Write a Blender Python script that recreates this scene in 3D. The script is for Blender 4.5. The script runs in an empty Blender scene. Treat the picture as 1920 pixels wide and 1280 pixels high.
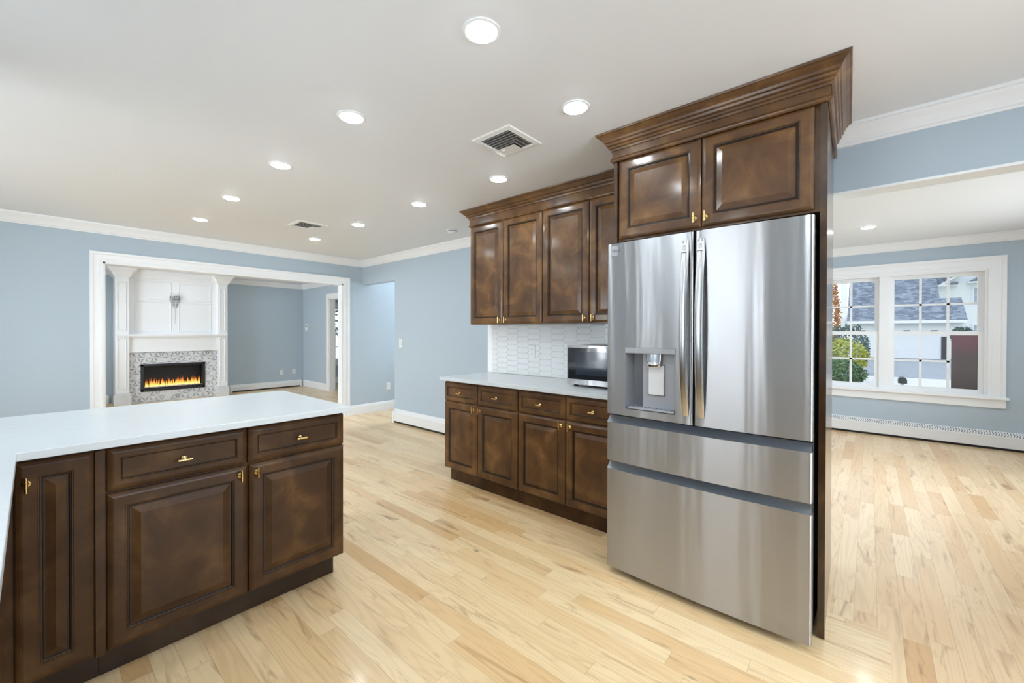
import bpy, bmesh, math, random
from mathutils import Vector, Matrix

SC = bpy.context.scene
COL = SC.collection
PI = math.pi
R = math.radians

# ------------------------------------------------------------------ camera
H = 1.30                                   # lens height
CEIL = 2.43
cam_d = bpy.data.cameras.new('camera')
cam_d.sensor_fit = 'HORIZONTAL'; cam_d.sensor_width = 36.0
cam_d.lens = 777.79 / 1920 * 36.0
cam_d.shift_y = -(640 - 627.97) / 1920
cam_d.clip_start = 0.02; cam_d.clip_end = 300
cam = bpy.data.objects.new('camera', cam_d); COL.objects.link(cam)
yaw, pit, rol = 0.8582990, -0.0061993, -0.0022469
f = Vector((math.sin(yaw) * math.cos(pit), math.cos(yaw) * math.cos(pit), math.sin(pit)))
r = Vector((math.cos(yaw), -math.sin(yaw), 0)); d = f.cross(r)
r2 = math.cos(rol) * r + math.sin(rol) * d
d2 = -math.sin(rol) * r + math.cos(rol) * d
m = Matrix((r2, -d2, -f)).transposed().to_4x4()
m.translation = Vector((0, 0, H))
cam.matrix_world = m
SC.camera = cam

# ------------------------------------------------------------------ world, daylight, exposure
SC.view_settings.view_transform = 'Standard'
SC.view_settings.look = 'None'
SC.view_settings.gamma = 1.0
SC.view_settings.use_curve_mapping = False
SC.view_settings.exposure = 0.78
SC.cycles.max_bounces = 16
SC.cycles.diffuse_bounces = 8
SC.cycles.transparent_max_bounces = 24
w = bpy.data.worlds.new('overcast_sky'); SC.world = w; w.use_nodes = True
wn = w.node_tree; wn.nodes.clear()
wo = wn.nodes.new('ShaderNodeOutputWorld'); wb = wn.nodes.new('ShaderNodeBackground')
wt = wn.nodes.new('ShaderNodeTexCoord'); ws = wn.nodes.new('ShaderNodeSeparateXYZ')
wr = wn.nodes.new('ShaderNodeValToRGB')
wr.color_ramp.elements[0].position = 0.0; wr.color_ramp.elements[0].color = (0.90, 0.95, 1.0, 1)
wr.color_ramp.elements[1].position = 0.7; wr.color_ramp.elements[1].color = (0.74, 0.86, 1.0, 1)
wn.links.new(wt.outputs['Generated'], ws.inputs[0]); wn.links.new(ws.outputs['Z'], wr.inputs[0])
wn.links.new(wr.outputs[0], wb.inputs[0]); wb.inputs[1].default_value = 1.12
wn.links.new(wb.outputs[0], wo.inputs[0])

LAMP = 66.0          # radiance of the recessed lamp lenses


def daylight(name, loc, rot, sx, sy, power, col=(0.84, 0.93, 1.0)):
    l = bpy.data.lights.new(name, 'AREA'); l.shape = 'RECTANGLE'
    l.size = sx; l.size_y = sy; l.energy = power; l.color = col
    o = bpy.data.objects.new(name, l); COL.objects.link(o)
    o.location = loc; o.rotation_euler = rot
    return o


# area lights emulating daylight at unseen windows; hall and slit ones are added
daylight('daylight_hall_added', (5.85, 5.1, 1.5), (0, R(70), 0), 1.5, 0.9, 48)  # added lamp that brightens the hall wall
daylight('daylight_sink_window', (-0.95, 1.05, 1.54), (0, R(-90), 0), 0.95, 0.9, 9)
daylight('daylight_slit_added', (-0.95, 2.24, 1.5), (0, R(-90), 0), 1.15, 0.25, 5)  # added lamp, gives a narrow bright streak on the refrigerator
daylight('daylight_patio_door', (-3.0, 3.9, 1.25), (0, R(-70), 0), 2.0, 1.4, 75)
daylight('daylight_back_window', (1.3, -2.6, 1.5), (R(66), 0, 0), 2.2, 1.7, 85)
daylight('daylight_living_window', (-1.15, 8.3, 1.5), (0, R(-66), 0), 1.4, 1.8, 95)
daylight('daylight_dining_back', (5.0, -2.9, 1.5), (R(66), 0, 0), 2.6, 1.7, 105)

# ------------------------------------------------------------------ helpers


class MB:
    """collects geometry in world space and links it as one mesh object"""

    def __init__(self):
        self.v = []; self.f = []; self.sm = []

    def add(self, verts, faces, smooth=False):
        n = len(self.v)
        self.v += [tuple(p) for p in verts]
        for q in faces:
            self.f.append(tuple(i + n for i in q)); self.sm.append(smooth)
        return self

    def box(self, x0, x1, y0, y1, z0, z1, b=0.0):
        x0, x1 = min(x0, x1), max(x0, x1); y0, y1 = min(y0, y1), max(y0, y1); z0, z1 = min(z0, z1), max(z0, z1)
        if b <= 0:
            v = [(x, y, z) for x in (x0, x1) for y in (y0, y1) for z in (z0, z1)]
            return self.add(v, [(0, 1, 3, 2), (4, 6, 7, 5), (0, 4, 5, 1), (2, 3, 7, 6), (0, 2, 6, 4), (1, 5, 7, 3)])
        bm = bmesh.new()
        bmesh.ops.create_cube(bm, size=1)
        for q in bm.verts:
            q.co = Vector((x0 + (q.co.x + .5) * (x1 - x0), y0 + (q.co.y + .5) * (y1 - y0), z0 + (q.co.z + .5) * (z1 - z0)))
        bmesh.ops.bevel(bm, geom=bm.edges[:], offset=b, segments=2, profile=.6, affect='EDGES')
        bm.verts.index_update()
        self.add([q.co[:] for q in bm.verts], [[q.index for q in fc.verts] for fc in bm.faces])
        bm.free()
        return self

    def prism(self, pts, fn, t0, t1, smooth=False):
        """closed outline pts (a,b), placed by fn(a,b,t), from t0 to t1"""
        n = len(pts)
        v = [fn(a, b, t0) for a, b in pts] + [fn(a, b, t1) for a, b in pts]
        self.add(v, [(i, (i + 1) % n, n + (i + 1) % n, n + i) for i in range(n)], smooth)
        self.add(v, [tuple(range(n))[::-1], tuple(range(n, 2 * n))])
        return self

    def lathe(self, prof, fn, seg=24):
        """profile (radius, t) turned about an axis; fn(a,b,t) places it"""
        n = len(prof); v = []
        for k in range(seg):
            a = 2 * PI * k / seg
            v += [fn(rr * math.cos(a), rr * math.sin(a), t) for rr, t in prof]
        fc = []
        for k in range(seg):
            k2 = (k + 1) % seg
            for i in range(n - 1):
                fc.append((k * n + i, k2 * n + i, k2 * n + i + 1, k * n + i + 1))
        self.add(v, fc, True)
        for e in (0, n - 1):
            if prof[e][0] > 1e-5:
                self.add([v[k * n + e] for k in range(seg)], [tuple(range(seg))])
        return self

    def rings(self, loops):
        """stack of 4-corner loops, capped at both ends"""
        v = [p for l in loops for p in l]; n = len(loops); fc = []
        for i in range(n - 1):
            for k in range(4):
                k2 = (k + 1) % 4
                fc.append((i * 4 + k, i * 4 + k2, i * 4 + 4 + k2, i * 4 + 4 + k))
        fc.append((0, 3, 2, 1)); fc.append(tuple((n - 1) * 4 + k for k in range(4)))
        return self.add(v, fc)

    def build(self, name, mat, parent=None, flat=False, angle=35):
        me = bpy.data.meshes.new(name)
        lo = Vector([min(p[i] for p in self.v) for i in range(3)]); hi = Vector([max(p[i] for p in self.v) for i in range(3)])
        c = (lo + hi) / 2; c.z = lo.z
        me.from_pydata([Vector(p) - c for p in self.v], [], self.f)
        bm = bmesh.new(); bm.from_mesh(me)
        if not flat:
            bmesh.ops.remove_doubles(bm, verts=bm.verts, dist=1e-6)
            bmesh.ops.recalc_face_normals(bm, faces=bm.faces)
            any_s = any(self.sm)
            for q in bm.faces:
                q.smooth = any_s
        bm.to_mesh(me); bm.free()
        if not flat and any(self.sm):
            me.set_sharp_from_angle(angle=R(angle))
        me.materials.append(mat)
        o = bpy.data.objects.new(name, me); COL.objects.link(o)
        place(o, c, parent)
        return o


WL = {}


def place(o, world, parent=None):
    world = Vector(world)
    if parent is not None:
        o.parent = parent
        o.location = world - WL[parent.name]
    else:
        o.location = world
    WL[o.name] = world


def tag(o, label=None, cat=None, group=None, kind=None):
    if label: o['label'] = label
    if cat: o['category'] = cat
    if group: o['group'] = group
    if kind: o['kind'] = kind
    return o


def thing(name, label, cat, loc, group=None, kind=None):
    o = bpy.data.objects.new(name, None); COL.objects.link(o)
    o.empty_display_size = 0.05
    place(o, loc)
    return tag(o, label, cat, group, kind)


def struct(name, mb, mat, parent=None, label=None):
    o = mb.build(name, mat, parent)
    if parent is None: o['kind'] = 'structure'
    if label: o['label'] = label
    return o


def dup_part(src, world, parent):
    o = src.copy(); COL.objects.link(o)
    o.parent = None
    place(o, world, parent)
    return o


def face_negx(x0): return lambda u, v, n: (x0 - n, u, v)
def face_posx(x0): return lambda u, v, n: (x0 + n, u, v)
def face_negy(y0): return lambda u, v, n: (u, y0 - n, v)
def face_down(z0): return lambda u, v, n: (u, v, z0 - n)


# ------------------------------------------------------------------ materials
def newmat(name):
    mt = bpy.data.materials.new(name); mt.use_nodes = True
    nt = mt.node_tree
    b = nt.nodes['Principled BSDF']
    return mt, nt, b


def pos(nt): return nt.nodes.new('ShaderNodeNewGeometry').outputs['Position']


def mth(nt, op, a, b=None, c=None):
    n = nt.nodes.new('ShaderNodeMath'); n.operation = op
    for i, q in enumerate((a, b, c)):
        if q is None: continue
        if isinstance(q, (int, float)): n.inputs[i].default_value = q
        else: nt.links.new(q, n.inputs[i])
    return n.outputs[0]


def mixc(nt, fac, a, b, mode='MIX'):
    n = nt.nodes.new('ShaderNodeMix'); n.data_type = 'RGBA'; n.blend_type = mode
    for s, q in ((0, fac), (6, a), (7, b)):
        if isinstance(q, (int, float)): n.inputs[s].default_value = q
        elif isinstance(q, tuple): n.inputs[s].default_value = (*q, 1)
        else: nt.links.new(q, n.inputs[s])
    return n.outputs[2]


def comb(nt, x, y, z):
    n = nt.nodes.new('ShaderNodeCombineXYZ')
    for i, q in enumerate((x, y, z)):
        if isinstance(q, (int, float)): n.inputs[i].default_value = q
        else: nt.links.new(q, n.inputs[i])
    return n.outputs[0]


def scale(nt, vec, s):
    n = nt.nodes.new('ShaderNodeVectorMath'); n.operation = 'MULTIPLY'
    nt.links.new(vec, n.inputs[0]); n.inputs[1].default_value = s
    return n.outputs[0]


def noise(nt, vec, sc, det=3, rough=.5, dist=0.0):
    n = nt.nodes.new('ShaderNodeTexNoise'); n.inputs['Scale'].default_value = sc
    n.inputs['Detail'].default_value = det; n.inputs['Roughness'].default_value = rough
    n.inputs['Distortion'].default_value = dist
    nt.links.new(vec, n.inputs['Vector'])
    return n.outputs['Fac']


def wnoise(nt, vec):
    n = nt.nodes.new('ShaderNodeTexWhiteNoise'); n.noise_dimensions = '3D'
    nt.links.new(vec, n.inputs['Vector'])
    return n.outputs['Value']


def ramp(nt, fac, stops):
    n = nt.nodes.new('ShaderNodeValToRGB'); e = n.color_ramp.elements
    while len(e) < len(stops): e.new(0.5)
    for q, (p_, c_) in zip(e, stops):
        q.position = p_; q.color = (*c_, 1)
    nt.links.new(fac, n.inputs[0])
    return n.outputs[0]


def bump(nt, b, hgt, strength=.2, dist=.002):
    n = nt.nodes.new('ShaderNodeBump'); n.inputs['Strength'].default_value = strength
    n.inputs['Distance'].default_value = dist
    nt.links.new(hgt, n.inputs['Height']); nt.links.new(n.outputs[0], b.inputs['Normal'])


def simple(name, col, rough=.5, metal=0.0, var=0.0, coat=0.0, spec=.5):
    mt, nt, b = newmat(name)
    b.inputs['Roughness'].default_value = rough; b.inputs['Metallic'].default_value = metal
    b.inputs['Coat Weight'].default_value = coat; b.inputs['Coat Roughness'].default_value = .08
    b.inputs['Specular IOR Level'].default_value = spec
    if var > 0:
        nz = noise(nt, pos(nt), 6, 4)
        c = ramp(nt, nz, [(.3, tuple(q * (1 - var) for q in col)), (.7, tuple(min(1, q * (1 + var)) for q in col))])
        nt.links.new(c, b.inputs['Base Color'])
    else:
        b.inputs['Base Color'].default_value = (*col, 1)
    return mt


def emis(name, col, strength):
    mt, nt, b = newmat(name)
    b.inputs['Base Color'].default_value = (*col, 1)
    b.inputs['Emission Color'].default_value = (*col, 1); b.inputs['Emission Strength'].default_value = strength
    return mt


def paint(name, col):
    mt, nt, b = newmat(name)
    b.inputs['Base Color'].default_value = (*col, 1); b.inputs['Roughness'].default_value = .62
    b.inputs['Specular IOR Level'].default_value = .3
    bump(nt, b, noise(nt, pos(nt), 260, 2), .04, .001)
    return mt


def planks(name, axis, tint=(1, 1, 1)):
    mt, nt, b = newmat(name)
    sp = nt.nodes.new('ShaderNodeSeparateXYZ'); nt.links.new(pos(nt), sp.inputs[0])
    u, v = (sp.outputs['Y'], sp.outputs['X']) if axis == 'Y' else (sp.outputs['X'], sp.outputs['Y'])
    W = .0825
    vs = mth(nt, 'ADD', mth(nt, 'DIVIDE', v, W), 400.37)
    row = mth(nt, 'FLOOR', vs); fv = mth(nt, 'FRACT', vs)
    rr = wnoise(nt, comb(nt, row, 3.1, 0.5)); r3 = wnoise(nt, comb(nt, row, 9.7, 2.5))
    L = mth(nt, 'MULTIPLY_ADD', r3, .75, .55)
    us = mth(nt, 'DIVIDE', mth(nt, 'ADD', u, mth(nt, 'MULTIPLY_ADD', rr, 9.0, 60.0)), L)
    cl = mth(nt, 'FLOOR', us); fu = mth(nt, 'FRACT', us)
    pid = wnoise(nt, comb(nt, row, cl, 0.3)); pid2 = wnoise(nt, comb(nt, row, cl, 7.3))
    base = ramp(nt, pid, [(0.0, (.76, .54, .31)), (.22, (.86, .66, .41)), (.5, (.91, .73, .48)), (.72, (.86, .65, .40)),
                          (.88, (.80, .56, .31)), (1.0, (.70, .45, .22))])
    off = mth(nt, 'MULTIPLY', pid2, 37.0)
    # cathedral figure: contour lines of a stretched noise
    c1 = comb(nt, mth(nt, 'ADD', mth(nt, 'MULTIPLY', u, .9), off), mth(nt, 'MULTIPLY', v, 9.0), off)
    n1 = noise(nt, c1, 1.0, 2, .5, .4)
    lines = mth(nt, 'MULTIPLY_ADD', mth(nt, 'SINE', mth(nt, 'MULTIPLY', n1, 75.0)), .5, .5)
    lines = mth(nt, 'POWER', lines, 3.0)
    c2 = comb(nt, mth(nt, 'ADD', mth(nt, 'MULTIPLY', u, 3.0), off), mth(nt, 'MULTIPLY', v, 150.0), 0.0)
    fine = noise(nt, c2, 1.0, 3, .6)
    col = mixc(nt, mth(nt, 'MULTIPLY', lines, .20), base, (.50, .30, .14))
    col = mixc(nt, mth(nt, 'MULTIPLY', fine, .17), col, (.58, .38, .20))
    # mineral streaks and knots
    c3 = comb(nt, mth(nt, 'ADD', mth(nt, 'MULTIPLY', u, 1.9), off), mth(nt, 'MULTIPLY', v, 15.0), off)
    n3 = noise(nt, c3, 1.0, 4, .55, 1.2)
    st = ramp(nt, n3, [(.58, (0, 0, 0)), (.74, (1, 1, 1))])
    col = mixc(nt, mth(nt, 'MULTIPLY', st, .75), col, (.36, .19, .08))
    vo = nt.nodes.new('ShaderNodeTexVoronoi'); vo.feature = 'F1'; vo.inputs['Scale'].default_value = 1.0
    nt.links.new(comb(nt, mth(nt, 'MULTIPLY', u, 1.5), mth(nt, 'MULTIPLY', v, 3.6), 0.0), vo.inputs['Vector'])
    kn = ramp(nt, vo.outputs['Distance'], [(.018, (1, 1, 1)), (.05, (0, 0, 0))])
    col = mixc(nt, mth(nt, 'MULTIPLY', kn, .75), col, (.16, .085, .04))
    # seams
    ev = mth(nt, 'MINIMUM', fv, mth(nt, 'SUBTRACT', 1.0, fv))
    eu = mth(nt, 'MULTIPLY', mth(nt, 'MINIMUM', fu, mth(nt, 'SUBTRACT', 1.0, fu)), mth(nt, 'DIVIDE', L, W))
    e = mth(nt, 'MINIMUM', ev, eu)
    seam = ramp(nt, e, [(.004, (1, 1, 1)), (.016, (0, 0, 0))])
    col = mixc(nt, mth(nt, 'MULTIPLY', seam, .42), col, (.25, .15, .08))
    col = mixc(nt, 1.0, col, tint, 'MULTIPLY')
    nt.links.new(col, b.inputs['Base Color'])
    b.inputs['Roughness'].default_value = .30
    b.inputs['Coat Weight'].default_value = .25; b.inputs['Coat Roughness'].default_value = .12
    bump(nt, b, mth(nt, 'SUBTRACT', 1.0, seam), .25, .001)
    return mt


def cabinet_wood(name, dark=1.0, coat=.12, rough=.45, spec=.28):
    mt, nt, b = newmat(name)
    p_ = pos(nt)
    mot = noise(nt, p_, 5.5, 4, .55, .6)
    gr = noise(nt, scale(nt, p_, (60, 60, 4)), 1.0, 4, .6)
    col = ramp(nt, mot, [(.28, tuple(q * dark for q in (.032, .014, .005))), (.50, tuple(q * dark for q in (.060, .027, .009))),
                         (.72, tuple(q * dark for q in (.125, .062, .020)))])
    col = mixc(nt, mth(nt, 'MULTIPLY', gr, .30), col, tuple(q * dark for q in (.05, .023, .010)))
    nt.links.new(col, b.inputs['Base Color'])
    b.inputs['Roughness'].default_value = rough
    b.inputs['Specular IOR Level'].default_value = spec
    b.inputs['Coat Weight'].default_value = coat; b.inputs['Coat Roughness'].default_value = .14
    bump(nt, b, gr, .05, .001)
    return mt


def steel(name, col=(.48, .48, .49), rough=.29, aniso=1.0):
    mt, nt, b = newmat(name)
    p_ = pos(nt)
    b.inputs['Metallic'].default_value = 1.0
    br = noise(nt, scale(nt, p_, (3, 3, 900)), 1.0, 2)
    sm = noise(nt, p_, 5, 3, .5, .5)
    nt.links.new(mixc(nt, mth(nt, 'MULTIPLY', br, .12), col, tuple(q * .75 for q in col)), b.inputs['Base Color'])
    mr = nt.nodes.new('ShaderNodeMapRange'); nt.links.new(sm, mr.inputs[0])
    mr.inputs[1].default_value = .3; mr.inputs[2].default_value = .75
    mr.inputs[3].default_value = rough; mr.inputs[4].default_value = rough + .03
    nt.links.new(mr.outputs[0], b.inputs['Roughness'])
    b.inputs['Anisotropic'].default_value = aniso
    wv = noise(nt, scale(nt, p_, (0, 11, .7)), 1.0, 2, .4)
    bump(nt, b, wv, .55, .006)
    tg = nt.nodes.new('ShaderNodeTangent'); tg.direction_type = 'RADIAL'; tg.axis = 'Z'
    nt.links.new(tg.outputs[0], b.inputs['Tangent'])
    b.inputs['Anisotropic Rotation'].default_value = 0.25
    return mt


def quartz():
    mt, nt, b = newmat('white_quartz')
    p_ = pos(nt)
    n1 = noise(nt, scale(nt, p_, (2.2, 5.5, 3)), 1.0, 5, .6, 2.0)
    vein = ramp(nt, n1, [(.47, (0, 0, 0)), (.50, (1, 1, 1)), (.53, (0, 0, 0))])
    cl = noise(nt, p_, 2.0, 3)
    col = mixc(nt, mth(nt, 'MULTIPLY', vein, .16), (.635, .67, .695), (.47, .50, .53))
    col = mixc(nt, mth(nt, 'MULTIPLY', cl, .15), col, (.58, .61, .64))
    nt.links.new(col, b.inputs['Base Color'])
    b.inputs['Roughness'].default_value = .26
    return mt


def glass(name, refl=.06, tint=(1, 1, 1)):
    mt = bpy.data.materials.new(name); mt.use_nodes = True
    nt = mt.node_tree; nt.nodes.clear()
    o = nt.nodes.new('ShaderNodeOutputMaterial'); mx = nt.nodes.new('ShaderNodeMixShader')
    t = nt.nodes.new('ShaderNodeBsdfTransparent'); g = nt.nodes.new('ShaderNodeBsdfGlossy')
    fr = nt.nodes.new('ShaderNodeFresnel'); fr.inputs[0].default_value = 1.45
    t.inputs[0].default_value = (*tint, 1); g.inputs['Roughness'].default_value = .02
    nt.links.new(fr.outputs[0], mx.inputs[0]); nt.links.new(t.outputs[0], mx.inputs[1]); nt.links.new(g.outputs[0], mx.inputs[2])
    nt.links.new(mx.outputs[0], o.inputs[0])
    return mt


def shingles(name):
    mt, nt, b = newmat(name)
    sp = nt.nodes.new('ShaderNodeSeparateXYZ'); nt.links.new(pos(nt), sp.inputs[0])
    row = mth(nt, 'FLOOR', mth(nt, 'MULTIPLY', sp.outputs['Z'], 11.0))
    cc = mth(nt, 'FLOOR', mth(nt, 'ADD', mth(nt, 'MULTIPLY', sp.outputs['Y'], 4.0), mth(nt, 'MULTIPLY', wnoise(nt, comb(nt, row, 1, 1)), 5)))
    idn = wnoise(nt, comb(nt, row, cc, 4.0))
    col = ramp(nt, idn, [(0, (.11, .135, .175)), (.5, (.16, .19, .24)), (1, (.27, .31, .36))])
    nt.links.new(col, b.inputs['Base Color']); b.inputs['Roughness'].default_value = .9
    return mt


def siding(name):
    mt, nt, b = newmat(name)
    sp = nt.nodes.new('ShaderNodeSeparateXYZ'); nt.links.new(pos(nt), sp.inputs[0])
    fz = mth(nt, 'FRACT', mth(nt, 'MULTIPLY', sp.outputs['Z'], 6.0))
    ln = ramp(nt, fz, [(.0, (1, 1, 1)), (.10, (0, 0, 0))])
    nt.links.new(mixc(nt, mth(nt, 'MULTIPLY', ln, .4), (.84, .86, .88), (.55, .58, .62)), b.inputs['Base Color'])
    b.inputs['Roughness'].default_value = .6
    return mt


def leafmat(name, c0, c1, c2):
    mt, nt, b = newmat(name)
    nz = wnoise(nt, scale(nt, pos(nt), (3, 3, 3)))
    nz = noise(nt, pos(nt), 9, 3, .7)
    nt.links.new(ramp(nt, nz, [(.3, c0), (.5, c1), (.72, c2)]), b.inputs['Base Color'])
    b.inputs['Roughness'].default_value = .6
    return mt


M = {}
M['wall'] = paint('blue_grey_wall_paint', (.465, .55, .625))
M['ceil'] = paint('white_ceiling_paint', (.80, .815, .845))
M['trim'] = simple('white_semi_gloss_trim', (.87, .88, .90), .35)
M['floor_y'] = planks('oak_floor_planks', 'Y', (1.0, .965, .88))
M['floor_x'] = planks('oak_floor_planks_cross', 'X', (1.0, .955, .91))
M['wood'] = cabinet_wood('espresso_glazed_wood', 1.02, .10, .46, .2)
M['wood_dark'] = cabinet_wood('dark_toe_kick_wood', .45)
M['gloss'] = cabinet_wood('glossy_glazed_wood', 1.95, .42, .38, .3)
M['wood_run_lit'] = cabinet_wood('satin_glazed_wood_lit', 1.8, .2, .42, .3)  # same finish as the peninsula, stronger light put into its lighter colour
M['glaze'] = cabinet_wood('dark_glaze_in_grooves', .42)
M['panel_gloss'] = cabinet_wood('polished_end_panel_wood', .9, .6, .36, .4)
M['panel_gloss'].node_tree.nodes['Principled BSDF'].inputs['Coat Roughness'].default_value = .09
M['brass'] = simple('polished_brass', (.83, .60, .26), .2, 1.0)
M['quartz'] = quartz()
M['steel'] = steel('brushed_stainless_steel')
M['handle'] = steel('satin_handle_steel', (.62, .62, .63), .22, .5)
M['chrome'] = simple('chrome', (.75, .75, .76), .16, 1.0)
M['silver'] = simple('satin_silver', (.62, .62, .63), .4, .7)
M['recess'] = simple('grey_dispenser_plastic', (.13, .135, .15), .3)
M['panel_grey'] = simple('silver_grey_plastic', (.36, .37, .40), .32)
M['lip'] = simple('blue_grey_handle_lip', (.30, .33, .37), .32, .8)
M['black'] = simple('black_gasket', (.008, .008, .009), .5)
M['fridge_side'] = simple('dark_grey_enamel', (.05, .05, .055), .4)
M['film'] = simple('white_film', (.74, .75, .77), .25)
M['ink'] = simple('grey_print', (.16, .16, .17), .5)
M['dark_glass'] = simple('dark_oven_glass', (.012, .015, .02), .04, 0, 0, 1.0, .8)
M['plastic'] = simple('white_plastic', (.82, .82, .82), .35)
M['tile'] = simple('white_glazed_tile', (.83, .84, .84), .12)
M['grout'] = simple('pale_grey_grout', (.58, .59, .60), .8)
M['marble'] = simple('pale_marble', (.72, .73, .75), .25, 0, .07)
M['inlay'] = simple('grey_marble_inlay', (.36, .37, .40), .3, 0, .25)
M['frame_black'] = simple('black_steel_frame', (.012, .014, .018), .35)
M['ember'] = simple('pale_crystal_ember', (.75, .66, .6), .3)
M['lamp_dim'] = emis('lamp_lens_dimmed', (.85, .945, 1.0), LAMP * .5)
M['lamp'] = emis('lamp_lens', (.85, .945, 1.0), LAMP)
M['glass'] = glass('window_glass')
M['crystal'] = glass('crystal', .3, (.80, .82, .84))
M['siding'] = siding('white_vinyl_siding')
M['shingle'] = shingles('blue_grey_shingles')
M['ext_white'] = simple('white_exterior_trim', (.86, .87, .88), .5)
M['asphalt'] = simple('grey_asphalt', (.30, .33, .36), .9, 0, .12)
M['concrete'] = simple('pale_concrete', (.62, .61, .60), .9, 0, .06)
M['grass'] = simple('lawn_green', (.16, .24, .07), .9, 0, .3)
M['shade_panel'] = None
M['leaf_green'] = leafmat('green_leaves', (.03, .07, .03), (.08, .16, .06), (.17, .26, .10))
M['leaf_yellow'] = leafmat('yellow_green_leaves', (.16, .22, .04), (.38, .40, .06), (.66, .58, .10))
M['leaf_orange'] = leafmat('autumn_leaves', (.25, .08, .05), (.5, .22, .06), (.62, .45, .15))
M['leaf_dark'] = leafmat('dark_blue_green_leaves', (.03, .06, .05), (.07, .12, .10), (.13, .2, .16))
M['bark'] = simple('brown_bark', (.12, .08, .05), .9, 0, .3)
M['mailbox'] = simple('dark_grey_metal', (.05, .055, .065), .45)
M['vent_dark'] = simple('vent_shadow_grey', (.10, .10, .10), .8)


def shade_mat():
    mt, nt, b = newmat('mauve_brown_panel')
    sp = nt.nodes.new('ShaderNodeSeparateXYZ'); nt.links.new(pos(nt), sp.inputs[0])
    nz = noise(nt, scale(nt, pos(nt), (3, 3, 14)), 1.0, 3)
    z = mth(nt, 'ADD', sp.outputs['Z'], mth(nt, 'MULTIPLY', nz, .12))
    c = ramp(nt, z, [(.70, (.10, .085, .085)), (.95, (.13, .115, .12))])
    c2 = ramp(nt, z, [(1.0, (.17, .155, .165)), (1.0, (.17, .07, .09))])
    fac = ramp(nt, mth(nt, 'SUBTRACT', z, .27), [(.80, (0, 0, 0)), (.98, (1, 1, 1))])
    nt.links.new(mixc(nt, fac, c, (.20, .115, .14)), b.inputs['Base Color'])
    b.inputs['Roughness'].default_value = .4
    return mt


M['shade_panel'] = shade_mat()


def flame_mat():
    mt = bpy.data.materials.new('electric_flame'); mt.use_nodes = True
    nt = mt.node_tree; nt.nodes.clear()
    o = nt.nodes.new('ShaderNodeOutputMaterial'); mx = nt.nodes.new('ShaderNodeMixShader')
    t = nt.nodes.new('ShaderNodeBsdfTransparent'); e = nt.nodes.new('ShaderNodeEmission')
    sp = nt.nodes.new('ShaderNodeSeparateXYZ'); nt.links.new(pos(nt), sp.inputs[0])
    z = mth(nt, 'DIVIDE', mth(nt, 'SUBTRACT', sp.outputs['Z'], .28), .23)
    nt.links.new(ramp(nt, z, [(0, (1, .70, .26)), (.16, (1, .48, .09)), (.5, (.70, .16, .02)), (1, (.14, .04, .12))]), e.inputs[0])
    nt.links.new(ramp(nt, z, [(0, (1, 1, 1)), (.5, (.5, .5, .5)), (1, (.12, .12, .12))]), mx.inputs[0])
    e.inputs[1].default_value = .95
    nt.links.new(t.outputs[0], mx.inputs[1]); nt.links.new(e.outputs[0], mx.inputs[2]); nt.links.new(mx.outputs[0], o.inputs[0])
    return mt


M['flame'] = flame_mat()

# ------------------------------------------------------------------ the setting


def wall(name, axis, p0, p1, a0, a1, z0, z1, holes=(), mat=None):
    """wall slab p0..p1 across `axis`, a0..a1 along, with rectangular holes (a,b,zlo,zhi)"""
    mb = MB()
    cuts = sorted({a0, a1, *[q for h in holes for q in h[:2]]})
    for i in range(len(cuts) - 1):
        a, b = cuts[i], cuts[i + 1]
        hs = sorted([(h[2], h[3]) for h in holes if h[0] <= a + 1e-6 and h[1] >= b - 1e-6])
        z = z0; spans = []
        for lo, hi in hs:
            if lo > z + 1e-6: spans.append((z, lo))
            z = hi
        if z < z1 - 1e-6: spans.append((z, z1))
        for lo, hi in spans:
            if axis == 'X': mb.box(p0, p1, a, b, lo, hi)
            else: mb.box(a, b, p0, p1, lo, hi)
    return struct(name, mb, mat or M['wall'])


# floors: kitchen boards run away from the lens; dining room boards run across
XB, YB = 2.425, -0.07


def slab(x0, x1, y0, y1): return MB().box(x0, x1, y0, y1, -0.1, 0)


fk = MB().box(-2.75, XB, YB, 10.55, -.1, 0).box(XB, 6.7, 2.7, 10.55, -.1, 0)
struct('floor', fk, M['floor_y'])
fd = MB().box(XB, 7.25, YB, 2.7, -.1, 0).box(-2.75, 7.25, -2.35, YB, -.1, 0)
struct('floor_dining', fd, M['floor_x'])
struct('trim_1', MB().box(2.425 - .225, 2.425, -.0705, -.0055, -.02, .0006).box(2.184, 2.425, -.0055, .128, -.02, .0006), M['floor_y'])
struct('ceiling', MB().box(-2.75, 7.25, -2.35, 10.55, CEIL, CEIL + .12), M['ceil'])

# outer and inner walls
wall('wall_left', 'X', -.82, -.70, -2.35, 2.97, 0, CEIL, [(.63, 1.47, 1.08, 2.0), (2.13, 2.35, .95, 2.05)])  # second hole is for the added slit window
wall('wall_left_return', 'Y', 2.97, 3.09, -2.75, -.70, 0, CEIL)
wall('wall_left_dining', 'X', -2.75, -2.62, 3.09, 6.15, 0, CEIL, [(3.2, 4.6, .02, 2.1)])
wall('wall_back', 'Y', -2.35, -2.22, -.82, 7.25, 0, CEIL, [(.3, 2.3, .55, 2.1), (3.8, 6.2, .55, 2.1)])
wall('wall_far', 'Y', 6.15, 6.27, -2.75, 5.6, 0, CEIL, [(.494, 3.134, 0, 2.04)])
wall('wall_kitchen', 'X', 2.95, 3.07, .172, 2.86, 0, CEIL)
wall('wall_kitchen_return', 'Y', 2.74, 2.86, 3.07, 3.58, 0, CEIL)
wall('wall_right', 'X', 3.46, 3.58, 2.86, 6.15, 0, CEIL, [(5.25, 6.15, 0, 2.06)])
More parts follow.
